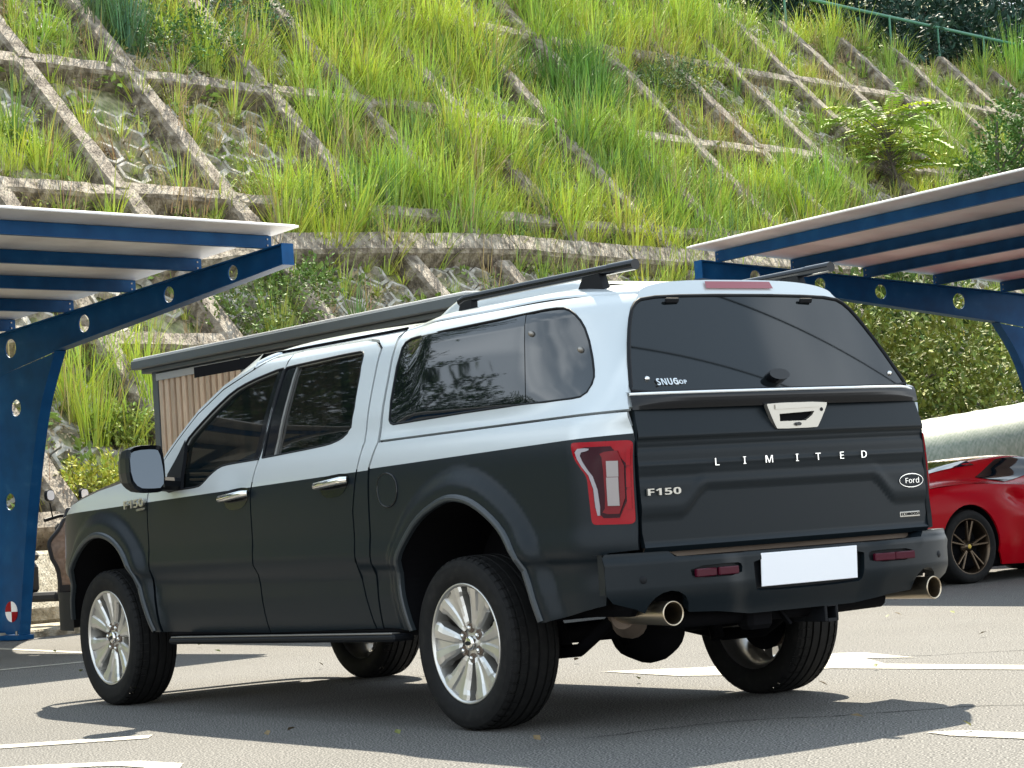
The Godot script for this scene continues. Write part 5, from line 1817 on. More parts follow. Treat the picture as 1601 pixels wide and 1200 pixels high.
func build_red_car() -> void:
	var N := thing("sports_car", "low red sports car with bronze wheels parked under the right carport", "car", Vector3(-7.965, 0, -9.73))
	M.car_red = mat(lin(0.36, 0.002, 0.008), 0.15)
	M.car_red.metallic_specular = 0.2
	M.bronze = mat(lin(0.12, 0.088, 0.06), 0.35, 0.9)
	M.car_glass = mat(lin(0.004, 0.005, 0.006), 0.04)
	M.yellow = mat(lin(0.60, 0.42, 0.05), 0.4)
	var b := MB.new()
	b.grid(func(a, t): return car_top(lerpf(-0.97, 3.65, a), -1.0 + 2.0 * t, 0.0), 50, 40, Vector3.UP)
	var body := part(N, "body_shell", b, M.car_red)
	var arch := func(cx: float):
		var r := PackedVector2Array()
		for i in 19:
			var a := -0.18 + (PI + 0.36) * i / 18.0
			r.append(Vector2(cx + 0.405 * cos(a), 0.36 + 0.405 * sin(a)))
		return r
	var ra: PackedVector2Array = arch.call(0.0)
	var fa: PackedVector2Array = arch.call(2.65)
	for s in [1.0, -1.0]:
		var pl := poly([[-0.97, 0.80], [-0.97, 0.34], [-0.62, 0.22]])
		for i in range(18, -1, -1): if ra[i].y > 0.22: pl.append(ra[i])
		pl.append_array(poly([[0.46, 0.16], [1.2, 0.14], [2.18, 0.15]]))
		for i in range(18, -1, -1): if fa[i].y > 0.22: pl.append(fa[i])
		pl.append_array(poly([[3.2, 0.2], [3.6, 0.25], [3.62, 0.5], [3.2, 0.735], [2.65, 0.858], [2.0, 0.858], [1.2, 0.90], [0.5, 0.944], [0.0, 0.964], [-0.5, 0.934], [-0.9, 0.86]]))
		b = MB.new()
		panel([b], pl, [], func(a, y):
			# pressed scoop behind the door
			var w := car_w(a, y)
			w -= 0.06 * exp(-pow((a - 0.72) / 0.16, 2)) * exp(-pow((y - 0.80 + 0.25 * (a - 0.7)) / 0.07, 2))
			w -= 0.03 * smoothstep(0.55, 0.75, a) * (1.0 - smoothstep(1.9, 2.1, a)) * (1.0 - smoothstep(0.35, 0.62, y))
			return Vector3(s * w, y, -a), Vector3(s, 0.1, 0), 0.06 if s > 0 else 0.14, 0.02)
		part(N, "side_panel", b, M.car_red)
		b = MB.new()
		panel([b], poly([[0.42, 0.775], [0.70, 0.90], [1.75, 0.60], [1.55, 0.52], [0.9, 0.56]]), [], func(a, q): return car_top(a, s * q, 0.006), Vector3(s, 0.4, 0), 0.08, 0.006)
		part(body, "side_window", b, M.car_glass)
		b = MB.new()
		for i in 18:
			for ac in [ra, fa]:
				var p0 := Vector3(s * (car_w(ac[i].x, ac[i].y) - 0.01), ac[i].y, -ac[i].x)
				var p1 := Vector3(s * (car_w(ac[i + 1].x, ac[i + 1].y) - 0.01), ac[i + 1].y, -ac[i + 1].x)
				b.quad(p0, p1, Vector3(s * 0.6, p1.y, p1.z), Vector3(s * 0.6, p0.y, p0.z), Vector3(0, -1, 0))
		part(N, "wheel_arch_liner", b, M.under)
	# glazing and deck
	b = MB.new()
	b.grid(func(a, t): return car_top(lerpf(-0.62, 0.55, a), lerpf(-1, 1, t) * lerpf(0.50, 0.60, a), 0.006), 8, 10, Vector3.UP)
	part(body, "rear_glass", b, M.car_glass)
	b = MB.new()
	b.grid(func(a, t): return car_top(lerpf(1.42, 2.2, a), lerpf(-1, 1, t) * 0.70, 0.006), 8, 10, Vector3.UP)
	part(body, "windscreen", b, M.car_glass)
	b = MB.new()
	b.grid(func(a, t): return Vector3(lerpf(-0.86, 0.86, a), lerpf(0.34, 0.84, t), 0.96 + 0.03 * cos(lerpf(-1.5, 1.5, a))), 10, 4, Vector3(0, 0, 1))
	var tail := part(N, "tail_panel", b, M.car_red)
	for s in [1.0, -1.0]:
		b = MB.new()
		b.lathe([[0.0, 0.02], [0.05, 0.018], [0.062, 0.0]], Transform3D(Basis(), Vector3(s * 0.6, 0.70, 0.985)), 20)
		part(tail, "tail_light", b, M.red_lens)
	b = MB.new()
	b.abox(Vector3(-0.85, 0.14, -3.5), Vector3(0.85, 0.3, 0.8), 0.03)
	part(N, "floor_pan", b, M.under)
	# wheels
	var first: Node3D = null
	for q in [[0.80, 0.0], [0.80, -2.65], [-0.80, 0.0], [-0.80, -2.65]]:
		var W: Node3D
		if first == null:
			W = Node3D.new()
			W.name = numbered("wheel", N)
			N.add_child(W)
			first = W
			var t := MB.new()
			t.lathe([[0.265, -0.14], [0.30, -0.155], [0.34, -0.15], [0.357, -0.12], [0.36, 0.0], [0.357, 0.12], [0.34, 0.15], [0.30, 0.155], [0.265, 0.14]], Transform3D(), 48)
			part(W, "tyre", t, M.tyre)
			var r := MB.new()
			r.lathe([[0.268, 0.135], [0.272, 0.142], [0.258, 0.140], [0.246, 0.10], [0.24, 0.0], [0.25, -0.13]], Transform3D(), 48)
			var rim := part(W, "rim", r, M.bronze)
			for k in 5:
				for d in [-0.16, 0.16]:
					var sp := MB.new()
					var a0: float = TAU * k / 5.0 + d * 0.5 + 0.25
					var a1: float = TAU * k / 5.0 + d + 0.25
					sp.bar(Vector3(0.05 * cos(a0), 0.05 * sin(a0), 0.10), Vector3(0.252 * cos(a1), 0.252 * sin(a1), 0.125), 0.022, 0.035, Vector3.BACK, 0.006)
					part(rim, "spoke", sp, M.bronze)
			var cp := MB.new()
			cp.lathe([[0.0, 0.128], [0.025, 0.126], [0.03, 0.10], [0.065, 0.09], [0.07, 0.06]], Transform3D(), 24)
			part(rim, "hub", cp, M.bronze)
			cp = MB.new()
			cp.lathe([[0.0, 0.131], [0.02, 0.130], [0.022, 0.126]], Transform3D(), 20)
			part(rim, "centre_cap", cp, M.yellow)
			var bd := MB.new()
			bd.lathe([[0.05, 0.04], [0.19, 0.04], [0.19, 0.02]], Transform3D(), 36)
			bd.lathe([[0.0, -0.02], [0.24, -0.02]], Transform3D(), 24)
			part(W, "brake_disc", bd, M.under)
		else:
			W = first.duplicate()
			W.name = numbered("wheel", N)
			N.add_child(W)
		W.position = Vector3(q[0], 0.36, q[1])
		W.rotation = Vector3(0, PI / 2 if q[0] > 0 else -PI / 2, 0)

# ================================================================ scooter with its quilted apron
func build_scooter() -> void:
	var N := thing("scooter", "parked scooter wearing a brown quilted wind apron beside the truck's nose", "scooter", Vector3(-14.10, 0.08, -3.55))
	N.rotation.y = 0.35
	M.quilt = tri_mat(ramp_tex(noise_img(256, 0.03, 4, FastNoiseLite.TYPE_SIMPLEX, 61), [[0.0, Color(0.15, 0.10, 0.07)], [1.0, Color(0.30, 0.21, 0.15)]]), 2.0, 0.75)
	M.quilt_edge = mat(lin(0.012, 0.012, 0.014), 0.7)
	# apron: puffy sheet bulging to the front, scalloped quilting
	var q := MB.new()
	var ap := func(a: float, t: float) -> Vector3:
		var y := lerpf(0.34, 1.22, t)
		var wd := herm([[0.0, 0.27], [0.25, 0.32], [0.45, 0.40], [0.62, 0.41], [0.8, 0.27], [1.0, 0.13], [1.1, 0.1]], t)
		var z := lerpf(-1, 1, a) * wd
		var x := 0.16 * (1.0 - pow(absf(z) / 0.5, 2)) + 0.10 * sin(t * PI) + 0.022 * absf(sin(t * 15.0)) * absf(sin(a * 9.0))
		return Vector3(x, y, z)
	q.grid(func(a, t): return ap.call(a, t), 30, 30, Vector3(1, 0, 0))
	q.grid(func(a, t): return ap.call(a, t) - Vector3(0.035, 0, 0), 12, 12, Vector3(-1, 0, 0))
	var apron := part(N, "wind_apron", q, M.quilt)
	var e := MB.new()
	var rim := []
	for i in 25: rim.append(ap.call(0.0, i / 24.0))
	for i in 25: rim.append(ap.call(i / 24.0, 1.0))
	for i in 25: rim.append(ap.call(1.0, 1.0 - i / 24.0))
	e.tube(rim, [0.022], 8)
	part(apron, "binding", e, M.quilt_edge)
	e = MB.new()
	e.grid(func(a, t): return ap.call(a, t * 0.16) + Vector3(0.008, -0.05, 0), 14, 3, Vector3(1, 0, 0))
	part(apron, "hem", e, M.quilt_edge)
	# machine behind it
	e = MB.new()
	e.tube([Vector3(-0.02, 1.12, -0.30), Vector3(0.0, 1.16, -0.1), Vector3(0.0, 1.16, 0.1), Vector3(-0.02, 1.12, 0.30)], [0.02], 8)
	part(N, "handlebar", e, M.black)
	for s in [1.0, -1.0]:
		e = MB.new()
		e.tube([Vector3(0, 1.15, s * 0.2), Vector3(0.02, 1.30, s * 0.25)], [0.008], 6)
		var mr := part(N, "mirror", e, M.black)
		e = MB.new()
		e.prism(smooth_poly(poly([[-0.07, -0.05], [0.07, -0.05], [0.085, 0.03], [0.05, 0.07], [-0.05, 0.07], [-0.085, 0.03]]), 1), Transform3D(Basis(Vector3.UP, PI / 2 + 0.25), Vector3(0.02, 1.37, s * 0.25)), -0.015, 0.015)
		part(mr, "mirror_head", e, M.black)
		e = MB.new()
		e.prism(smooth_poly(poly([[-0.06, -0.042], [0.06, -0.042], [0.074, 0.028], [0.044, 0.06], [-0.044, 0.06], [-0.074, 0.028]]), 1), Transform3D(Basis(Vector3.UP, PI / 2 + 0.25), Vector3(0.02, 1.37, s * 0.25)), 0.0152, 0.018)
		part(mr, "mirror_glass", e, M.plate)
	for x in [0.12, -1.15]:
		e = MB.new()
		e.lathe([[0.12, -0.04], [0.19, -0.05], [0.22, -0.02], [0.22, 0.02], [0.19, 0.05], [0.12, 0.04], [0.0, 0.03]], Transform3D(Basis(), Vector3(x, 0.22, 0)), 28)
		part(N, "wheel", e, M.tyre)
	e = MB.new()
	e.abox(Vector3(-1.3, 0.32, -0.15), Vector3(-0.55, 0.70, 0.15), 0.07)
	e.abox(Vector3(-0.6, 0.26, -0.16), Vector3(-0.05, 0.36, 0.16), 0.03)
	e.abox(Vector3(-0.08, 0.3, -0.14), Vector3(0.02, 1.08, 0.14), 0.04)
	part(N, "body", e, M.quilt_edge)
	e = MB.new()
	e.abox(Vector3(-1.35, 0.70, -0.14), Vector3(-0.55, 0.80, 0.14), 0.04)
	part(N, "seat", e, M.seat)

# ================================================================ fibreglass tank
func build_tank() -> void:
	var N := thing("storage_tank", "pale green streaked fibreglass tank lying on its side behind the red car", "tank", Vector3(-10.05, 0, -14.1))
	var tn := noise_img(512, 0.02, 5, FastNoiseLite.TYPE_SIMPLEX, 71)
	M.tank = tri_mat(ramp_tex(tn, [[0.0, Color(0.11, 0.15, 0.10)], [0.4, Color(0.20, 0.255, 0.185)], [0.6, Color(0.28, 0.325, 0.255)], [1.0, Color(0.40, 0.42, 0.35)]]), 0.8, 0.4)
	M.tank.uv1_scale = Vector3(2.4, 0.35, 2.4)
	# axis runs towards the camera side
	var ax := Vector3(0.80, 0.10, -0.60).normalized()
	var bz := ax
	var bx := Vector3.UP.cross(bz).normalized()
	var xf := Transform3D(Basis(bx, bz.cross(bx), bz), Vector3(0.0, 0.95, 0.0))
	var b := MB.new()
	var pr := [[0.0, -2.6], [0.35, -2.55], [0.65, -2.40], [0.85, -2.15], [0.93, -1.8]]
	for k in 14:
		var z := -1.7 + k * 0.27
		pr.append([0.935, z]); pr.append([0.940, z + 0.05]); pr.append([0.940, z + 0.11]); pr.append([0.935, z + 0.16])
	pr.append_array([[0.93, 2.2], [0.85, 2.5], [0.6, 2.8], [0.0, 2.95]])
	b.lathe(pr, xf, 64)
	part(N, "shell", b, M.tank)
	b = MB.new()
	b.lathe([[0.24, 0.85], [0.24, 1.02], [0.27, 1.02], [0.27, 0.85]], Transform3D(xf.basis * Basis(Vector3.BACK, 0.55) * Basis(Vector3.RIGHT, -PI / 2), xf * Vector3(0, 0.0, 0.35)), 32)
	var c := part(N, "manhole_collar", b, M.tank)
	b = MB.new()
	b.lathe([[0.0, 0.99], [0.24, 0.99]], Transform3D(xf.basis * Basis(Vector3.BACK, 0.55) * Basis(Vector3.RIGHT, -PI / 2), xf * Vector3(0, 0.0, 0.35)), 32)
	part(c, "manhole_opening", b, mat(lin(0.16, 0.19, 0.07), 0.8))
	for z in [-1.3, 1.3]:
		b = MB.new()
		b.box(xf * Transform3D(Basis(), Vector3(0, -0.85, z)), Vector3(1.2, 0.22, 0.25), 0.02)
		part(N, "cradle", b, M.concrete)

# ================================================================ plants
func blade(b: MB, root: Vector3, dir: Vector3, ln: float, w: float, droop: float, c0: Color, c1: Color, segs := 3) -> void:
	# one bent grass blade, tapering
	var sidev := dir.cross(Vector3.UP)
	if sidev.length() < 0.05: sidev = Vector3.RIGHT
	sidev = sidev.normalized()
	var flat := Vector3(dir.x, 0, dir.z)
	var p := root
	var d := dir.normalized()
	var prev := []
	for i in segs + 1:
		var t := float(i) / segs
		var ww := w * (1.0 - t * t * 0.92) * 0.5
		var cur := [p - sidev * ww, p + sidev * ww, c0.lerp(c1, t)]
		if i > 0:
			var nn := sidev.cross(d).normalized()
			var e1: Vector3 = prev[1] - prev[0]
			if e1.cross(cur[1] - prev[0]).dot(nn) > 0.0: nn = -nn
			for q in [[prev, 0], [prev, 1], [cur, 1], [prev, 0], [cur, 1], [cur, 0]]:
				b.v.append(q[0][q[1]]); b.n.append(nn); b.c.append(q[0][2])
		prev = cur
		d = (d + flat * droop * 0.4 + Vector3(0, -droop, 0) * t).normalized()
		p += d * (ln / segs)

func tuft(sd: int, n: int, lmin: float, lmax: float, spread: float, rad: float, w: float, droop: float, dry := 0.06) -> ArrayMesh:
	var r := RandomNumberGenerator.new()
	r.seed = sd
	var b := MB.new()
	for i in n:
		var a := r.randf() * TAU
		var rr := sqrt(r.randf()) * rad
		var lean := r.randf_range(0.05, spread) * (0.4 + 0.6 * rr / rad)
		var a2 := a + r.randf_range(-0.9, 0.9)
		var dir := Vector3(cos(a2) * lean, 1.0, sin(a2) * lean)
		var k := r.randf_range(0.6, 1.35)
		var c0 := Color(k * r.randf_range(0.8, 1.15), k * 0.95, k * r.randf_range(0.6, 1.6))
		if r.randf() < dry: c0 = Color(1.5, 0.95, 2.6) * r.randf_range(0.6, 1.0)
		var c1 := c0
		blade(b, Vector3(cos(a) * rr, -0.02, sin(a) * rr), dir, r.randf_range(lmin, lmax), w * r.randf_range(0.7, 1.3), droop * r.randf_range(0.3, 1.6), c0, c1)
	return mesh_of([[b, M.grass]])

func leaf(b: MB, p: Vector3, dir: Vector3, nrm: Vector3, ln: float, w: float, c: Color) -> void:
	var sd := dir.cross(nrm).normalized()
	var n2 := sd.cross(dir).normalized()
	var tip := p + dir * ln
	var mid := p + dir * ln * 0.45
	var a := mid + sd * w * 0.5 + n2 * w * 0.16
	var d := mid - sd * w * 0.5 + n2 * w * 0.16
	for q in [p, a, tip, p, tip, d]: b.v.append(q)
	if (a - p).cross(tip - p).dot(n2) > 0.0:
		n2 = -n2
		sd = -sd
	var na := (n2 - sd * 0.3).normalized()
	var nb := (n2 + sd * 0.3).normalized()
	for q in [na, na, na, nb, nb, nb]: b.n.append(q)
	for q in 6: b.c.append(c)

func rdir(r: RandomNumberGenerator) -> Vector3:
	var z := r.randf_range(-1, 1)
	var a := r.randf() * TAU
	return Vector3(cos(a) * sqrt(1 - z * z), z, sin(a) * sqrt(1 - z * z))

func low_plant(sd: int, n: int, rad: float, ht: float, ln: float, flower := 0.0) -> ArrayMesh:
	var r := RandomNumberGenerator.new()
	r.seed = sd
	var b := MB.new()
	for i in n:
		var a := r.randf() * TAU
		var rr := sqrt(r.randf()) * rad
		var p := Vector3(cos(a) * rr, r.randf() * ht * (1.0 - 0.5 * rr / rad), sin(a) * rr)
		var d := (rdir(r) + Vector3(cos(a), 0.25, sin(a)) * 0.8).normalized()
		var k := r.randf_range(0.6, 1.35)
		var c := Color(k, k, k)
		if r.randf() < flower: c = Color(6.5, 3.4, 14.0) * 0.9
		leaf(b, p, d, (Vector3.UP + rdir(r) * 0.6).normalized(), ln * r.randf_range(0.6, 1.3), ln * 0.55, c)
	return mesh_of([[b, M.leaf]])

func crown_mesh(sd: int, blobs: Array, n: int, ln: float, wf: float, base: Color, vary: float) -> MB:
	# leaves gathered in sprays over the blobs' volume: blobs [centre, radius vector]
	var r := RandomNumberGenerator.new()
	r.seed = sd
	var b := MB.new()
	var tot := 0.0
	for q in blobs: tot += q[1].x * q[1].z
	for q in blobs:
		var sprays := int(n * q[1].x * q[1].z / tot / 9.0)
		for s in sprays:
			var d := rdir(r)
			var rad := pow(r.randf(), 0.45)
			var p: Vector3 = q[0] + Vector3(d.x * q[1].x, d.y * q[1].y, d.z * q[1].z) * rad
			var ax := (d + Vector3(0, 0.3, 0) + rdir(r) * 0.7).normalized()
			var k := r.randf_range(1.0 - vary, 1.0 + vary)
			for i in 9:
				var dd := (ax + rdir(r) * 0.9).normalized()
				var kk := k * r.randf_range(0.75, 1.25)
				leaf(b, p + ax * ln * 0.35 * i + rdir(r) * ln * 0.3, dd, (Vector3.UP + rdir(r) * 0.8).normalized(), ln * r.randf_range(0.7, 1.25), ln * wf, Color(base.r * kk * r.randf_range(0.85, 1.2), base.g * kk, base.b * kk))
	return b

func tree(called: String, label: String, group: String, at: Vector3, trunk: Array, tr: float, blobs: Array, n: int, ln: float, wf: float, base: Color, sd: int, vary := 0.3) -> Node3D:
	var N := thing(called, label, "tree" if called != "shrub" else "shrub", at, group)
	var t := MB.new()
	var radii := []
	for i in trunk.size(): radii.append(tr * (1.0 - 0.65 * i / maxf(1.0, trunk.size() - 1)))
	t.tube(trunk, radii, 10)
	var end: Vector3 = trunk[trunk.size() - 1]
	var fork: Vector3 = trunk[trunk.size() / 2]
	for q in blobs:
		var m: Vector3 = fork.lerp(q[0], 0.5) + Vector3(0, 0.15, 0)
		t.tube([fork, m, q[0]], [tr * 0.45, tr * 0.28, tr * 0.12], 7)
	part(N, "trunk", t, M.bark)
	part(N, "crown", crown_mesh(sd, blobs, n, ln, wf, base, vary), M.leaf)
	return N

func build_trees() -> void:
	# broadleaf tree beyond the right carport
	var c1 := Color(0.16, 0.19, 0.04)
	tree("broadleaf_tree", "dense yellow-green broadleaf tree behind the right carport post", "", Vector3(-13.2, 0, -14.6), [Vector3(0, 0, 0), Vector3(0.1, 1.0, 0), Vector3(0, 1.8, 0.1), Vector3(0.1, 2.6, 0)], 0.11,
		[[Vector3(-0.1, 2.1, 0), Vector3(1.1, 1.0, 1.1)], [Vector3(0.7, 2.5, -0.8), Vector3(0.9, 0.8, 0.9)], [Vector3(-0.7, 1.6, 0.9), Vector3(0.9, 0.9, 0.9)], [Vector3(0.9, 1.6, -1.5), Vector3(1.0, 1.0, 1.0)], [Vector3(-0.3, 3.0, 0.5), Vector3(0.8, 0.6, 0.8)], [Vector3(-0.2, 1.0, 0.2), Vector3(1.2, 0.8, 1.2)]], 17000, 0.115, 0.45, c1, 301)
	tree("broadleaf_tree", "dark leafy tree rising behind the pale tank", "", Vector3(-16.0, 0, -17.6), [Vector3(0, 0, 0), Vector3(0.1, 1.3, 0), Vector3(0, 2.4, 0.1), Vector3(0.1, 3.4, 0)], 0.13,
		[[Vector3(0, 2.6, 0), Vector3(1.5, 1.3, 1.5)], [Vector3(1.0, 2.0, -1.4), Vector3(1.4, 1.3, 1.4)], [Vector3(-0.8, 1.8, 1.3), Vector3(1.3, 1.3, 1.3)], [Vector3(0.2, 3.5, -0.4), Vector3(1.1, 0.8, 1.1)]], 11000, 0.15, 0.42, Color(0.09, 0.135, 0.035), 302)
	# tall tree at the right edge, on the slope
	var et := hp(33.4, 10.0, 0)
	tree("broadleaf_tree", "glossy green tree on the slope at the right edge above the carport roof", "", et, [Vector3(0, -0.3, 0), Vector3(0.1, 1.0, 0), Vector3(0.2, 2.4, 0)], 0.09,
		[[Vector3(0.4, 1.7, -0.4), Vector3(0.9, 0.9, 0.9)], [Vector3(0.9, 2.6, -1.1), Vector3(1.0, 0.9, 1.0)], [Vector3(0.0, 0.9, 0.0), Vector3(0.9, 0.8, 0.9)], [Vector3(1.1, 1.6, -1.6), Vector3(1.1, 1.1, 1.1)], [Vector3(1.6, 3.4, -1.8), Vector3(0.8, 0.7, 0.8)]], 7500, 0.15, 0.45, Color(0.10, 0.19, 0.05), 303)
	# feathery tree of compound leaves
	var ft := hp(29.6, 10.3, 0)
	var N := thing("feathery_tree", "small tree with long feathery compound leaves above the right carport roof", "tree", ft)
	var t := MB.new()
	t.tube([Vector3(0, -0.3, 0), Vector3(-0.05, 0.6, 0.05), Vector3(-0.15, 1.2, 0.2), Vector3(-0.2, 1.7, 0.3)], [0.05, 0.04, 0.03, 0.018], 8)
	var b := MB.new()
	var r := RandomNumberGenerator.new()
	r.seed = 310
	for i in 92:
		var a := r.randf() * TAU
		var root := Vector3(-0.15, r.randf_range(0.7, 2.2), 0.2) + Vector3(cos(a), 0.15, sin(a)) * r.randf_range(0.1, 0.75)
		t.tube([Vector3(-0.12, root.y * 0.75, 0.15), root], [0.012, 0.006], 5, false)
		var d := Vector3(cos(a), r.randf_range(-0.1, 0.9), sin(a)).normalized()
		var ln := r.randf_range(0.55, 1.0)
		var p := root
		var k := r.randf_range(0.8, 1.3)
		var young := r.randf() < 0.35
		for s in 8:
			d = (d + Vector3(0, -0.07, 0)).normalized()
			p += d * ln / 8.0
			var sv := d.cross(Vector3.UP).normalized()
			for sg in [1.0, -1.0]:
				var c := Color(0.27, 0.40, 0.09) * k if not young else Color(0.46, 0.52, 0.09) * k
				leaf(b, p, (sv * sg + d * 0.35 + Vector3(0, -0.25, 0)).normalized(), (Vector3.UP + rdir(r) * 0.3).normalized(), 0.23, 0.115, c)
	part(N, "trunk", t, M.bark)
	part(N, "crown", b, M.leaf)
	# dark wood beyond the crest
	var lab := ["dark bluish tree behind the green fence at the crest", "low dark tree at the crest right of the reddish stem", "broad dark tree behind the crest grass", "dark tree beyond the crest at the upper right corner", "tall dark tree far behind the green panel"]
	var q := [[38.0, 2.2, 2.3], [43.0, 2.4, 2.2], [34.5, 4.0, 2.6], [48.5, 3.0, 3.0], [53.0, 5.0, 3.6]]
	for i in 5:
		var P = hp(q[i][0], crest(q[i][0]), 0) + Vector3(-0.95, 0.1, 0.2) * q[i][1]
		var s: float = q[i][2]
		tree("crest_tree", lab[i], "trees beyond the crest", P, [Vector3(0, -0.3, 0), Vector3(0.1, s * 0.5, 0), Vector3(0, s, 0)], 0.12,
			[[Vector3(0, s * 0.8, 0), Vector3(s * 0.8, s * 0.6, s * 0.8)], [Vector3(0.3, s * 0.4, -s * 0.6), Vector3(s * 0.7, s * 0.5, s * 0.7)], [Vector3(0, s * 0.5, s * 0.7), Vector3(s * 0.7, s * 0.5, s * 0.7)], [Vector3(0, s * 1.2, 0.2), Vector3(s * 0.6, s * 0.5, s * 0.6)]], 7600, 0.24, 0.42, Color(0.035, 0.075, 0.055), 330 + i)
	# leafy shrubs on the slope
	var sl := [
		["small-leaved dark shrub under the left carport arm beside the shed roof", 6.6, 5.0, 0.75, Color(0.12, 0.18, 0.05)],
		["leafy shrub right of the left carport arm tip", 7.75, 5.9, 0.55, Color(0.13, 0.21, 0.055)],
		["yellow-green leafy shrub behind the scooter mirror", 1.95, 1.9, 0.42, Color(0.40, 0.44, 0.08)],
		["dark green shrub with white flowers high on the left of the slope", 9.6, 12.3, 0.85, Color(0.09, 0.18, 0.055)],
		["bluish shrub at the top left above the brown beam", 11.9, 13.7, 0.8, Color(0.08, 0.16, 0.08)],
		["small shrub among hexagonal blocks left of the shed", 2.9, 3.0, 0.3, Color(0.26, 0.33, 0.08)],
		["round grey-green shrub in the middle of the upper slope", 24.0, 13.4, 0.8, Color(0.12, 0.18, 0.08)],
	]
	for i in sl.size():
		var e: Array = sl[i]
		var s: float = e[3]
		tree("shrub", e[0], "", hp(e[1], e[2], 0.02), [Vector3(0, -0.1, 0), Vector3(0, s * 0.4, 0)], 0.03,
			[[Vector3(0, s * 0.5, 0), Vector3(s, s * 0.7, s)], [Vector3(0.2 * s, s * 0.6, -s * 0.7), Vector3(s * 0.7, s * 0.5, s * 0.7)], [Vector3(0.2 * s, s * 0.4, s * 0.7), Vector3(s * 0.7, s * 0.5, s * 0.7)]], 1900, 0.075, 0.5, e[4], 350 + i, 0.4)
	# green rail fence along the crest and the panel at its end
	var F := thing("rail_fence", "thin green rail fence along the grassy crest", "fence", hp(33.0, 17.25, 0))
	M.fence = mat(lin(0.06, 0.20, 0.13), 0.5)
	var o0 := hp(33.0, 17.25, 0)
	var m := MB.new()
	m.tube([hp(27.0, 17.5, 0) - o0 + Vector3(0, 1.15, 0), hp(43.7, 17.25, 0) - o0 + Vector3(0, 1.15, 0)], [0.045], 8)
	part(F, "rail", m, M.fence)
	for i in 6:
		m = MB.new()
		var P := hp(30.0 + i * 2.4, 17.25, 0) - o0
		m.tube([P - Vector3(0, 0.3, 0), P + Vector3(0, 1.2, 0)], [0.03], 8)
		part(F, "post", m, M.fence)
	var G := thing("green_panel", "flat teal green metal panel at the end of the crest fence", "panel", hp(43.7, 16.3, 0.1))
	m = MB.new()
	m.prism(poly([[0.0, -0.3], [0.0, 1.5], [0.5, 2.6], [3.0, 2.6], [3.0, -0.3]]), Transform3D(Basis(HD, Vector3.UP, HD.cross(Vector3.UP)), Vector3.ZERO), -0.03, 0.03)
	part(G, "sheet", m, M.fence)
	m = MB.new()
	m.tube([Vector3(0, -0.3, 0), Vector3(0, 1.5, 0), HD * 0.5 + Vector3(0, 2.6, 0)], [0.06], 8)
	part(G, "edge_tube", m, M.frame_pale)
	# trees across the lot, mirrored in the truck's windows
	var base_blobs := [[Vector3(0, 6.0, 0), Vector3(2.6, 2.2, 2.6)], [Vector3(1.6, 4.6, 1.2), Vector3(2.2, 1.9, 2.2)], [Vector3(-1.6, 4.8, -1.0), Vector3(2.2, 1.9, 2.2)], [Vector3(0.3, 8.0, 0.2), Vector3(1.8, 1.5, 1.8)], [Vector3(-0.5, 3.2, 1.4), Vector3(2.0, 1.4, 2.0)], [Vector3(0.6, 3.4, -1.6), Vector3(2.0, 1.4, 2.0)]]
	var proto := tree("crest_tree", "dark leafy tree on the crest beyond the left edge of the picture", "trees along the crest", hp(-15.5, 7.6, -0.2), [Vector3(0, 0, 0), Vector3(0.2, 2.0, 0), Vector3(0.1, 3.6, 0.1), Vector3(0, 5.5, 0)], 0.28, base_blobs, 5200, 0.34, 0.45, Color(0.045, 0.085, 0.022), 390)
	proto.scale = Vector3.ONE * 0.33
	var spots := [[-10.6, 0.5, 0.6], [-12.4, 0.6, 0.42], [-14.0, 0.3, 0.36], [-17.0, 0.6, 0.37], [-18.4, 0.2, 0.33], [-19.9, 0.7, 0.39], [-21.4, 0.3, 0.34], [-22.9, 0.8, 0.40], [-24.6, 0.4, 0.38], [-26.4, 0.6, 0.42], [-28.5, 0.5, 0.40], [-9.4, 1.0, 0.85], [-7.0, 0.5, 0.6], [-3.0, 2.0, 0.5]]
	for i in spots.size():
		var d := proto.duplicate()
		d.name = numbered("crest_tree", self)
		add_child(d)
		d.position = hp(spots[i][0], crest(spots[i][0]), -0.2) + Vector3(-0.97, 0.1, 0.2) * float(spots[i][1])
		d.rotation.y = i * 1.3
		d.scale = Vector3.ONE * float(spots[i][2])

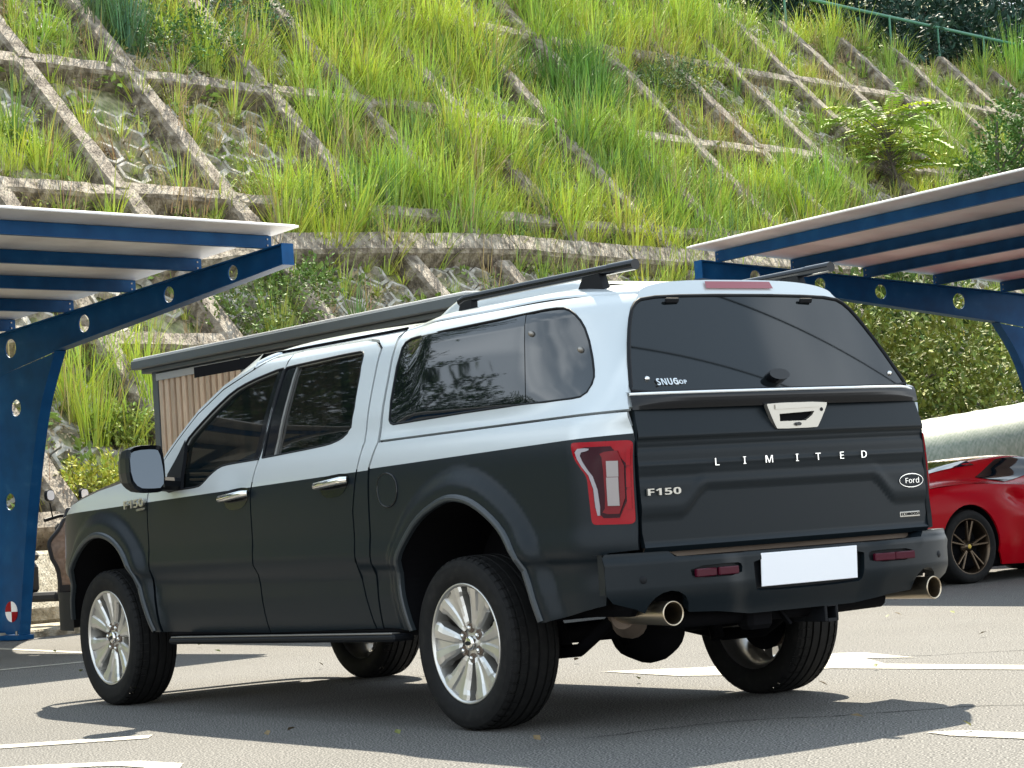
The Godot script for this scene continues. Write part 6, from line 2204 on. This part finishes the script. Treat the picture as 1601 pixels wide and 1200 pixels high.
const DENSE := [
	# a, h, radius a, radius h, weight
	[15.2, 14.4, 2.6, 1.7, 1.0], [17.5, 14.0, 2.2, 1.4, 0.9], [14.1, 11.9, 1.6, 1.0, 0.9], [15.3, 9.7, 2.6, 1.8, 1.0], [10.1, 7.7, 2.2, 0.9, 1.0], [12.4, 8.6, 1.8, 1.0, 1.0],
	[19.4, 10.8, 1.8, 1.3, 1.0], [20.4, 12.9, 1.5, 1.0, 1.0], [20.2, 9.2, 2.4, 1.0, 0.9], [24.2, 9.6, 2.2, 0.9, 0.9], [26.5, 10.2, 1.8, 0.8, 0.8], [24.6, 15.4, 2.6, 1.2, 1.0], [27.8, 16.6, 2.4, 1.2, 1.0], [22.0, 16.5, 2.4, 1.4, 0.9],
	[34.6, 17.9, 5.0, 0.9, 1.0], [40.0, 18.5, 4.0, 0.8, 1.0], [43.5, 17.7, 2.5, 1.0, 0.9], [28.0, 18.6, 4.0, 1.0, 0.9], [16.5, 17.0, 3.0, 1.5, 0.8],
	[17.0, 7.9, 3.2, 0.7, 1.0], [14.0, 7.9, 2.0, 0.6, 1.0], [22.0, 7.8, 3.0, 0.7, 0.9], [8.9, 7.5, 1.2, 0.5, 0.9], [11.8, 10.6, 1.6, 0.9, 0.6], [34.0, 12.0, 3.0, 1.5, 0.6], [30.8, 10.4, 1.8, 0.8, 0.7], [8.6, 13.2, 0.8, 1.2, 0.6], [11.0, 12.6, 1.2, 0.8, 0.7], [13.2, 13.2, 1.0, 1.2, 0.8], [6.5, 12.6, 1.0, 0.7, 0.6], [4.6, 9.1, 0.8, 0.7, 0.7],
	[2.7, 3.6, 0.5, 0.5, 0.6], [3.9, 3.7, 0.5, 0.6, 0.6], [21.5, 14.4, 1.5, 0.8, 0.8]]

func grass_density(a: float, h: float) -> float:
	var d := 0.0
	for q in DENSE:
		var e: float = pow((a - q[0]) / q[2], 2) + pow((h - q[1]) / q[3], 2)
		if e < 5.0: d = maxf(d, q[4] * exp(-e * 0.9))
	return d

func scatter(called: String, label: String, category: String, meshes: Array, list: Array) -> void:
	# list: [variant, transform, colour]
	for k in meshes.size():
		var sub := list.filter(func(x): return x[0] == k)
		if sub.size() == 0: continue
		var mm := MultiMesh.new()
		mm.transform_format = MultiMesh.TRANSFORM_3D
		mm.use_colors = true
		mm.mesh = meshes[k]
		mm.instance_count = sub.size()
		for i in sub.size():
			mm.set_instance_transform(i, sub[i][1])
			mm.set_instance_color(i, sub[i][2])
		var o := MultiMeshInstance3D.new()
		o.multimesh = mm
		o.name = numbered(called, self)
		add_child(o)
		tag(o, label, category)
		o.set_meta("kind", "stuff")

func build_grass() -> void:
	var r := RandomNumberGenerator.new()
	r.seed = 501
	var tall := []
	for k in 6: tall.append(tuft(510 + k, 38, 0.45, 1.3, 1.0, 0.13, 0.024, 0.42, 0.08))
	var list := []
	var f := FastNoiseLite.new()
	f.seed = 8; f.frequency = 0.16
	var tone := FastNoiseLite.new()
	tone.seed = 18; tone.frequency = 0.22
	var tries := 24500
	for i in tries:
		var a := r.randf_range(-2.0, 54.0) if i < 22500 else r.randf_range(-24.0, -2.0)
		var h := r.randf_range(1.7, 19.5)
		if h > crest(a): continue
		var d := grass_density(a, h)
		var base := 0.13 + 0.30 * maxf(0.0, f.get_noise_2d(a * 2.0, h * 2.0) + 0.1)
		if a < 13.0 and h < 11.3: base *= 0.55
		if a < -2.0: base = 0.8
		if r.randf() > maxf(d * 0.8, base): continue
		var s := (0.38 + 0.72 * pow(r.randf(), 1.6)) * lerpf(0.75, 1.35, d)
		var t := tone.get_noise_2d(a, h) + r.randf_range(-0.35, 0.35)
		var c := Color(0.62, 0.72, 0.12).lerp(Color(0.36, 0.54, 0.11), clampf(0.45 - t, 0.0, 1.0))
		var odd := r.randf()
		if odd < 0.08: c = Color(0.20, 0.34, 0.10)
		elif odd < 0.19: c = Color(0.46, 0.42, 0.20)
		if absf(a - 20.4) < 1.3 and absf(h - 12.9) < 0.9: c = Color(0.16, 0.30, 0.075)
		if a < 9.4 and a > 7.9 and h > 12.0: c = Color(0.12, 0.22, 0.095)
		var bs := Basis(Vector3.UP, r.randf() * TAU).scaled(Vector3(s, s * r.randf_range(0.8, 1.25), s))
		list.append([r.randi() % 6, Transform3D(bs, hp(a, h, 0.02)), c])
	print("tufts ", list.size())
	scatter("tall_grass", "tall bright yellow-green grass growing over the concrete slope", "grass", tall, list)
	# short grass and ground cover
	var lows := []
	for k in 3: lows.append(low_plant(540 + k, 46, 0.26, 0.16, 0.075))
	lows.append(low_plant(545, 46, 0.28, 0.22, 0.07, 0.10))
	for k in 2: lows.append(tuft(550 + k, 44, 0.14, 0.42, 0.9, 0.2, 0.013, 0.3, 0.14))
	lows.append(low_plant(560, 40, 0.34, 0.05, 0.085))
	lows.append(tuft(561, 16, 0.3, 0.9, 0.7, 0.2, 0.014, 0.1, 1.0))
	lows.append(low_plant(562, 22, 0.22, 0.34, 0.17))
	list = []
	for i in 3600:
		var a := r.randf_range(-2.5, 50.0)
		var h := r.randf_range(1.0, 18.0)
		if h > crest(a): continue
		var k := r.randf_range(0.7, 1.2)
		var w := r.randf()
		var s := r.randf_range(0.6, 1.2)
		if w < 0.5: list.append([6, Transform3D(Basis(HD, HN, -HU).orthonormalized().rotated(HN, r.randf() * TAU).scaled(Vector3(s, s, s)), hp(a, h, 0.04)), Color(0.44, 0.36, 0.24) * k])
		elif w < 0.68: list.append([7, Transform3D(Basis(Vector3.UP, r.randf() * TAU).scaled(Vector3(s, s, s)), hp(a, h, 0.02)), Color(0.42, 0.40, 0.15) * k])
		else: list.append([8, Transform3D(Basis(Vector3.UP, r.randf() * TAU).scaled(Vector3(s, s, s)), hp(a, h, 0.02)), Color(0.28, 0.40, 0.10) * k])
	for i in 9500:
		var a := r.randf_range(-2.5, 54.0)
		var h := r.randf_range(1.0, 19.4)
		if h > crest(a) or (a > 26.0 and r.randf() < 0.3): continue
		if a < 13.0 and h < 11.2 and r.randf() < 0.6: continue
		if r.randf() < 0.35 - 0.6 * f.get_noise_2d(a * 3.0 + 50.0, h * 3.0): continue
		var k := r.randf_range(0.7, 1.2)
		var c := Color(0.34, 0.42, 0.12) * k
		if r.randf() < 0.22: c = Color(0.50, 0.54, 0.14) * k
		elif r.randf() < 0.25: c = Color(0.44, 0.40, 0.23) * k
		var s := r.randf_range(0.6, 1.25)
		list.append([r.randi() % 6, Transform3D(Basis(Vector3.UP, r.randf() * TAU).scaled(Vector3(s, s, s)), hp(a, h, 0.02)), c])
	scatter("ground_cover", "low leafy weeds and short grass between the slope blocks", "weeds", lows, list)
	# single tussocks that stand out
	var big := [tuft(570, 120, 0.7, 1.5, 0.55, 0.22, 0.021, 0.2), tuft(571, 140, 0.6, 1.25, 0.9, 0.26, 0.021, 0.34)]
	var ts := [["tall upright grass tussock between the blue post and the hexagonal blocks", 2.55, 2.95, 0.8, 0, Color(0.467, 0.573, 0.082)],
		["tall grass tussock left of the shed's corner post", 3.75, 3.2, 0.95, 0, Color(0.432, 0.590, 0.082)],
		["straw-based grass tussock above the shed roof under the left arm", 6.95, 4.9, 0.75, 0, Color(0.415, 0.469, 0.109)],
		["big round darker green tussock in the upper middle of the slope", 20.4, 12.2, 1.35, 1, Color(0.207, 0.382, 0.109)],
		["bushy grass tussock at the far right below the green panel", 43.6, 17.2, 1.5, 0, Color(0.346, 0.573, 0.109)],
		["bright tussock right of the left carport roof corner", 9.3, 6.95, 1.0, 1, Color(0.467, 0.573, 0.073)],
		["bright tussock above the right carport roof beside two pale beams", 24.3, 9.0, 1.1, 1, Color(0.467, 0.590, 0.073)],
		["blue-green upright tussock at the top left of the slope", 8.7, 12.5, 1.1, 0, Color(0.130, 0.260, 0.127)]]
	for e in ts:
		var n := thing("grass_tussock", e[0], "grass", hp(e[1], e[2], 0.02))
		var mt: StandardMaterial3D = M.grass.duplicate()
		mt.albedo_color = e[5].linear_to_srgb()
		var o := part(n, "blades", big[e[4]], mt)
		o.scale = Vector3.ONE * float(e[3])

func build_cables() -> void:
	# overhead wires behind the truck, mirrored in the lift glass
	for i in 4:
		var x := [2.4, 3.4, 4.1, 5.6][i] as float
		var y := [7.6, 8.3, 7.2, 8.8][i] as float
		var N := thing("overhead_cable", ["lowest", "second", "third", "highest"][i] + " of the black overhead wires behind the truck, outside the picture", "cable", Vector3(x, y, 0), "overhead wires")
		var m := MB.new()
		var pts := []
		for k in 61: pts.append(Vector3(0.9 * k / 60.0 * (i - 1.5), 1.4 * pow((k - 30) / 30.0, 2), -34.0 + k * 1.0))
		m.tube(pts, [0.011], 6)
		part(N, "wire", m, M.black)
	# a few dry leaves blown on to the asphalt
	var lf := low_plant(600, 1, 0.02, 0.0, 0.06)
	var r := RandomNumberGenerator.new()
	r.seed = 610
	var list := []
	for i in 90:
		var c := Color(0.22, 0.16, 0.08) if r.randf() < 0.6 else Color(0.25, 0.27, 0.08)
		list.append([0, Transform3D(Basis(Vector3.UP, r.randf() * TAU).rotated(Vector3.RIGHT, r.randf_range(-0.3, 0.3)), Vector3(r.randf_range(-12.0, 6.0), 0.02, r.randf_range(-9.0, 5.0))), c * r.randf_range(0.6, 1.2)])
	scatter("fallen_leaves", "scattered small dry leaves on the asphalt", "leaves", [lf], list)
